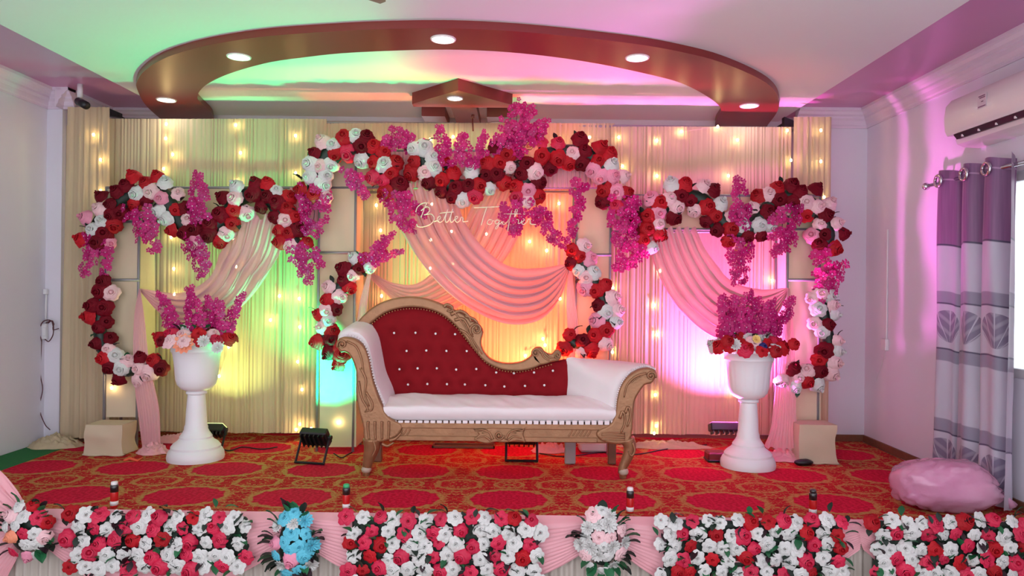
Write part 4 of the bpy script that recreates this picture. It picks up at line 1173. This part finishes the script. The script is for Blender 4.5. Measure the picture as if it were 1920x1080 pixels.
# ------------------------------------------------------------------ right wall: curtain, rod, air conditioner, conduit
def curtain_mat():
    m, nt, p = new_mat('printed_curtain')
    uvn = nt.nodes.new('ShaderNodeUVMap'); sx = nt.nodes.new('ShaderNodeSeparateXYZ'); nt.links.new(uvn.outputs[0], sx.inputs[0])
    U, Z = Nd(nt, sx.outputs[0]), Nd(nt, sx.outputs[1])
    base = srgb(188, 180, 198); grey = srgb(138, 128, 152); dark = srgb(74, 60, 92); purple = srgb(116, 74, 118); leafc = srgb(112, 96, 128)
    def band(a, b): return Z.step(a-.004, a+.004) * Z.step(b+.004, b-.004)
    c = mixc(nt, noise_n(nt, combine(nt, U*3, Z*.4), 8, 2), base, srgb(206, 198, 214))
    g = band(1.16, 1.235).mx(band(.785, .86)).mx(band(.33, .41)).mx(band(-.1, -.02))
    c = mixc(nt, g*.85, c, grey)
    ln = band(1.152, 1.162).mx(band(.858, .868)).mx(band(.322, .332)).mx(band(1.53, 1.545))
    # fan-leaf motifs: polar pattern about each leaf's foot
    def leaves(z0, hgt):
        x = ((((U + .165)/.30) + .5).frac() - .5)*.30; t = (Z - z0)/hgt
        tt = t*2 - 1
        w = (tt*tt*-1 + 1).mx(0.0).sqrt() * (t*.5 + .62) * .078
        an = x.op('ARCTAN2', Z - (z0 - .03))
        veins = ((an*4.2 + .5).frac() - .5).absn().step(.035, .075)
        ribs = (((Z - z0)*90 - x.absn()*120).op('SINE')).step(-1.0, .2)
        edge = (w - x.absn()).step(-.001, .002)
        return edge * t.step(0, .02) * t.step(1.0, .98) * veins * (ribs*.4 + .6)
    lf = leaves(.905, .21).mx(leaves(.075, .21))
    c = mixc(nt, lf*.85, c, leafc)
    c = mixc(nt, ln, c, dark)
    c = mixc(nt, Z.step(1.538, 1.546), c, mixc(nt, noise_n(nt, combine(nt, U*30, Z*.8), 4, 2), purple, srgb(158, 104, 150)))
    c = mixc(nt, band(1.955, 1.963), c, srgb(196, 150, 190))
    nt.links.new(c, p.inputs['Base Color']); p.inputs['Roughness'].default_value = .42; p.inputs['Sheen Weight'].default_value = .25
    t = nt.nodes.new('ShaderNodeBsdfTranslucent'); nt.links.new(c, t.inputs[0])
    mx = nt.nodes.new('ShaderNodeMixShader'); mx.inputs[0].default_value = .22
    nt.links.new(p.outputs[0], mx.inputs[1]); nt.links.new(t.outputs[0], mx.inputs[2]); nt.links.new(mx.outputs[0], nt.nodes['Material Output'].inputs[0])
    return m
CXW = 2.79; cy0, cy1 = 4.10, 4.86; ct = 2.02
crt = thing('window_curtain', (CXW, (cy0+cy1)/2, 0), 'grey and purple eyelet curtain with fan-leaf print by the window', 'curtain')
nfold = (cy1-cy0)/.235
def cfn(u, v):
    y = cy1 - (cy1-cy0)*u; ph = 2*PI*nfold*u - .6
    ph += .8*n1(u*3.1, 3.0) + .35*v*n1(u*4, 8.0); a = .052*(1 + .5*n1(u*5, 2.0))*(1 - .2*v) + .012*n1(v*2, u*4)
    x = CXW - a*math.sin(ph) + .016*math.sin(2.7*ph+1)*(.3+.7*v) + .01*n1(u*9, v*2)
    return Vector((x, y + .035*math.cos(ph)*(.6+.4*v) + .02*n1(v*1.6, u*5) + .03*v*(1-u), ct + .012*math.sin(ph) - (ct-.015)*v))
sheet('cloth', cfn, 160, 50, curtain_mat(), crt, uvf=lambda u, v: (u*nfold*.30, ct*(1-v)))
chrome_m = M('chrome', srgb(206, 206, 212), .18, metal=1, var=.02)
us = [i/400 for i in range(401)]; xs_ = [cfn(u, .028) for u in us]
for i in range(6, 395):
    if xs_[i].x == min(q.x for q in xs_[i-6:i+7]):
        q = xs_[i]; pts = [Vector((q.x - .006, q.y + .036*math.cos(a), ct - .055 + .036*math.sin(a))) for a in [2*PI*k/24 for k in range(25)]]
        MB().tube(pts, .010, 8).build('eyelet', chrome_m, crt, True)
rod = thing('curtain_rod', (CXW, 4.95, ct-.06), 'dark chrome curtain rod with ball end on the right wall', 'rod')
MB().tube([(CXW, cy0-.1, ct-.055), (CXW, 5.02, ct-.055)], .012, 12).build('pole', chrome_m, rod, True)
MB().sphere((CXW, 5.05, ct-.055), .026, 12, 8).build('finial', chrome_m, rod, True)
MB().tube([(CXW, 4.95, ct-.055), (XR-.001, 4.95, ct-.055)], .009, 8).build('wall_bracket', chrome_m, rod, True)
# air conditioner
ac_m = M('ac_white', srgb(232, 222, 224), .25, var=.02, coat=.4)
ac = thing('air_conditioner', (XR-.1, 4.2, 2.15), 'white split air conditioner on the right wall above the curtain', 'air conditioner')
prof = [(0, 2.46), (.10, 2.465), (.17, 2.45), (.205, 2.41), (.215, 2.34), (.21, 2.255), (.195, 2.225)]
low = [(.175, 2.20), (.14, 2.172), (.10, 2.155), (0, 2.15)]
def extr(name, pr, y0, y1, mat, closed=True, ins=.0):
    n = len(pr); V = [Vector((XR - .002 - p, y, z)) for y in (y0, y1) for p, z in pr]
    Fc = [(k, k+1, n+k+1, n+k) for k in range(n-1)] + [(n-1, 0, n, 2*n-1), tuple(range(n)), tuple(range(n, 2*n))[::-1]]
    return auto_smooth(mo(name, V, Fc, mat, ac), 35)
extr('front_cover', prof + [(0, 2.225)], 3.78, 4.66, ac_m)
extr('lower_body', [(0, 2.224), (.13, 2.224), (.15, 2.20)] + low[1:], 3.80, 4.645, ac_m)
extr('air_outlet', [(.10, 2.223), (.192, 2.223), (.17, 2.195), (.13, 2.20)], 3.84, 4.60, black_m)
for k in range(5):
    y = 4.52 - k*.16; MB().box((XR-.185, y, 2.198), (XR-.14, y+.012, 2.222)).build('louvre', ac_m, ac)
sticker_m = M('sticker_paper', srgb(214, 196, 206), .5); ink_m = M('sticker_ink', srgb(132, 84, 116), .5)
st = MB().box((XR-.2195, 4.24, 2.315), (XR-.217, 4.32, 2.395)).build('sticker', sticker_m, ac)
for z, a, b in ((2.382, 4.25, 4.31), (2.372, 4.25, 4.30), (2.35, 4.265, 4.285), (2.322, 4.246, 4.314)): MB().box((XR-.2203, a, z-.003), (XR-.2193, b, z+.003)).build('print_line', ink_m, st)
# conduit and switch on the right wall
def on_xr(x, y, off=0):
    D = (XR-off)*F/(x-CX); return at(x, y, D)
sw = thing('wall_conduit', on_xr(1660, 650), 'thin white cable trunking with outlet box on the right wall', 'conduit')
a, b = on_xr(1668, 430), on_xr(1664, 640)
MB().box((XR-.012, b.y-.01, b.z), (XR-.001, b.y+.01, a.z), .002).build('trunking', pvc_m, sw)
MB().box((XR-.03, b.y-.035, b.z-.07), (XR-.001, b.y+.035, b.z+.02), .004).build('outlet_box', pvc_m, sw)
MB().tube([(XR-.01, b.y, b.z-.07), (XR-.012, b.y+.06, b.z-.2), (XR-.01, b.y+.14, b.z-.32)], .002, 4).build('cord', pvc_m, sw)
# left wall wiring
lw = thing('wall_socket', at(84, 622, 5.77), 'old white wall socket with tangled wires at the left corner', 'socket')
MB().box(at(76, 637, 5.745), at(91, 607, 5.775), .004).build('socket_plate', pvc_m, lw)
MB().box(at(79, 630, 5.735), at(87, 614, 5.745), .003).build('plug', pvc_m, lw)
MB().tube([at(86, 608, 5.76), at(86, 575, 5.76), at(87, 548, 5.76)], .008, 8).build('conduit', pvc_m, lw, True)
MB().box(at(80, 552, 5.745), at(92, 542, 5.775), .004).build('junction_box', pvc_m, lw)
wm = M('brown_wire', srgb(88, 40, 46), .6)
for s in range(3):
    pts = [(78,640),(74,620),(80,604),(92,600),(101,606+3*s),(99,618),(110,616-4*s)] if s == 0 else [(82+s*4,606),(95+s*2,602),(100,625),(92,640),(84,636)]
    MB().tube([at(q.x, q.y, 5.73 - .006*s) for q in catmull(pts, 24)], .004, 5).build('loose_wire', wm, lw, True)
cab = MB().tube([at(q.x, q.y, 5.74) for q in catmull([(78,638),(76,700),(80,730),(74,765),(84,795),(94,806)], 40)], .0035, 5).build('hanging_cable', wm, None, True)
tag(cab, 'thin brown cable hanging below the left wall socket', 'cable')

# plastic sack at the right corner
def bag():
    c = at(1772, 930, 4.25); c.z = .142
    m, nt, p = new_mat('pink_plastic_film')
    p.inputs['Base Color'].default_value = (*srgb(236, 150, 196), 1); p.inputs['Roughness'].default_value = .16; p.inputs['Coat Weight'].default_value = .6
    nz = noise_n(nt, None, 5, 3); tc = nt.nodes.new('ShaderNodeTexCoord')
    nt.links.new(mixc(nt, noise_n(nt, tc.outputs['Object'], 4, 4), srgb(214, 120, 170), srgb(250, 206, 226)), p.inputs['Base Color'])
    b = nt.nodes.new('ShaderNodeBump'); b.inputs['Strength'].default_value = .6; b.inputs['Distance'].default_value = .02
    nt.links.new(noise_n(nt, tc.outputs['Object'], 9, 4, .6).s, b.inputs['Height']); nt.links.new(b.outputs[0], p.inputs['Normal'])
    tr = nt.nodes.new('ShaderNodeBsdfTransparent'); tr.inputs[0].default_value = (1, .8, .9, 1)
    mx = nt.nodes.new('ShaderNodeMixShader'); mx.inputs[0].default_value = .62
    nt.links.new(tr.outputs[0], mx.inputs[1]); nt.links.new(p.outputs[0], mx.inputs[2]); nt.links.new(mx.outputs[0], nt.nodes['Material Output'].inputs[0])
    t = thing('plastic_sack', (c.x, c.y, 0), 'filled pink plastic sack lying at the right corner of the stage', 'sack')
    def fn(u, v):
        a = 2*PI*u; ph = -PI/2 + PI*v
        d = Vector((math.cos(ph)*math.cos(a), math.cos(ph)*math.sin(a), math.sin(ph)))
        d = Vector([math.copysign(abs(k)**.75, k) for k in d])
        rid = abs(noise.noise(d*2.6 + Vector((3, 1, 7))))
        q = Vector((d.x*.29, d.y*.17, d.z*.145))*(1 + .13*noise.noise(d*1.4) - .07*(1-rid*5 if rid < .2 else 0) + .015*noise.noise(d*5))
        if d.x > .45: k = (d.x-.45); q.z *= 1 - .85*k; q.x += .06*k; q.z -= .05*k
        return Vector((c.x + q.x, c.y + q.y, max(.004, c.z + q.z)))
    sheet('film', fn, 64, 36, m, t)
    kn = [c + Vector((.29, -.05, -.04)), c + Vector((.32, -.07, -.07)), c + Vector((.34, -.07, -.10))]
    MB().tube(kn, [.02, .014, .03], 8).build('tied_end', m, t, True)
    def fn2(u, v):
        p_ = fn(u, v); m_ = Vector((c.x-.02, c.y, c.z-.01)); return m_ + (p_-m_)*.86
    sheet('contents', fn2, 30, 18, M('pink_cloth_contents', srgb(214, 120, 170), .8, var=.3, scale=9), t)
bag()

# ------------------------------------------------------------------ odds and ends on the carpet
fr_t = thing('wooden_frame', at(868, 839, 5.6), 'empty wooden frame lying on the carpet behind the sofa', 'frame'); fr_t.location.z = 0
a, b = at(812, 838, 5.70), at(926, 838, 5.70)
for p, q in (((a.x, 5.70), (b.x, 5.70)), ((a.x, 5.80), (b.x, 5.80)), ((a.x, 5.70), (a.x, 5.80)), ((b.x, 5.70), (b.x, 5.80))):
    MB().box((min(p[0], q[0])-.008, min(p[1], q[1])-.008, .001), (max(p[0], q[0])+.008, max(p[1], q[1])+.008, .022), .003).build('frame_bar', goldd_m, fr_t)
puddle(1030, 840, 5.62, .14, .08, .06, pinks_m, 'crumpled white cloth with pink light painted in, on the carpet behind the right part of the sofa', 6.0)  # white cloth; the pink light on it is put into its colour
fo = MB(); a, b = at(1086, 848, 5.58), at(1140, 818, 5.58)
fo.box((a.x, 5.58, .002), (b.x, 5.72, .085), .02); tag(auto_smooth(fo.build('folded_cloth', white_cloth_m), 40), 'folded white cloth bundle on the carpet behind the sofa', 'cloth')
a, b = at(1328, 857, 5.32), at(1366, 838, 5.32)
rb = thing('adapter_box', ((a.x+b.x)/2, 5.38, 0), 'dark red adapter box on the carpet in front of the right flood lamp', 'box')
MB().box((a.x, 5.32, .001), (b.x, 5.44, .07), .01).build('case', M('dark_red_plastic', srgb(110, 22, 30), .4), rb)
MB().box((a.x-.004, 5.316, .001), (b.x+.004, 5.444, .02), .006).build('base_plate', black_m, rb)
p = at(1507, 860, 5.27); mbx = MB(); mbx.sphere((p.x, 5.27, .022), (.07, .035, .024), 14, 8)
mbx.v = [v + Vector((0, 0, .006*n1(v.x*30, 2))) for v in mbx.v]; tag(mbx.build('black_pouch', black_m, None, True), 'small black pouch on the carpet against the right covered box', 'pouch')
def cable(pts, D, label, r=.0045):
    P = []
    for x, y in pts:
        q = on_z(x, y, .006); P.append((q.x, q.y, q.z))
    Cc = catmull(P, 40); o = MB().tube(Cc, r, 6).build('power_cable', rubber_m, None, True); tag(o, label, 'cable')
cable([(408,838),(430,845),(455,838),(490,842),(520,838)], 0, 'black power cable running from the flood lamp behind the left urn')
cable([(626,850),(640,858),(652,852),(660,848)], 0, 'short black cable beside the green flood lamp')
cable([(1012,850),(1060,856),(1130,848),(1190,852),(1250,842),(1325,834)], 0, 'long black cable lying from the sofa to the right flood lamp')
og = MB().tube([on_z(q[0], q[1], .008) for q in ((232,863),(244,860),(258,864),(268,858))], [.006, .012, .009, .004], 6).build('ribbon_scrap', M('orange_ribbon', srgb(236, 96, 60), .6), None, True)
tag(og, 'orange ribbon scrap on the carpet beside the left covered box', 'ribbon')
# small dark fittings above the curtains
cc = thing('security_camera', at(152, 186, 5.6), 'small black security camera with white base above the left curtain', 'camera')
q = at(150, 183, 5.6); MB().tube([q + Vector((0, 0, .0)), Vector((q.x, q.y, ZM))], .02, 12).build('mount', pvc_m, cc, True)
MB().tube([at(147, 190, 5.56), at(162, 198, 5.50)], [.03, .03], 12).build('body', black_m, cc, True)
for x, y, label in ((212, 213, 'black wedge-shaped wall lamp behind the top of the left curtain'), (1480, 232, 'black wall lamp behind the top of the right curtain')):
    p = at(x, y, 6.0); t = thing('wall_lamp', p, label, 'lamp')
    V = [p + Vector(v) for v in ((-.05, -.03, -.02), (.06, -.03, -.03), (.06, .03, -.03), (-.05, .03, -.02), (-.05, -.03, .05), (.06, -.03, .005), (.06, .03, .005), (-.05, .03, .05))]
    mo('lamp_head', V, [(0,3,2,1),(4,5,6,7),(0,1,5,4),(1,2,6,5),(2,3,7,6),(3,0,4,7)], black_m, t, False)
    MB().tube([p + Vector((-.03, .03, .01)), Vector((p.x-.03, YB, p.z+.01))], .01, 8).build('arm', black_m, t, True)
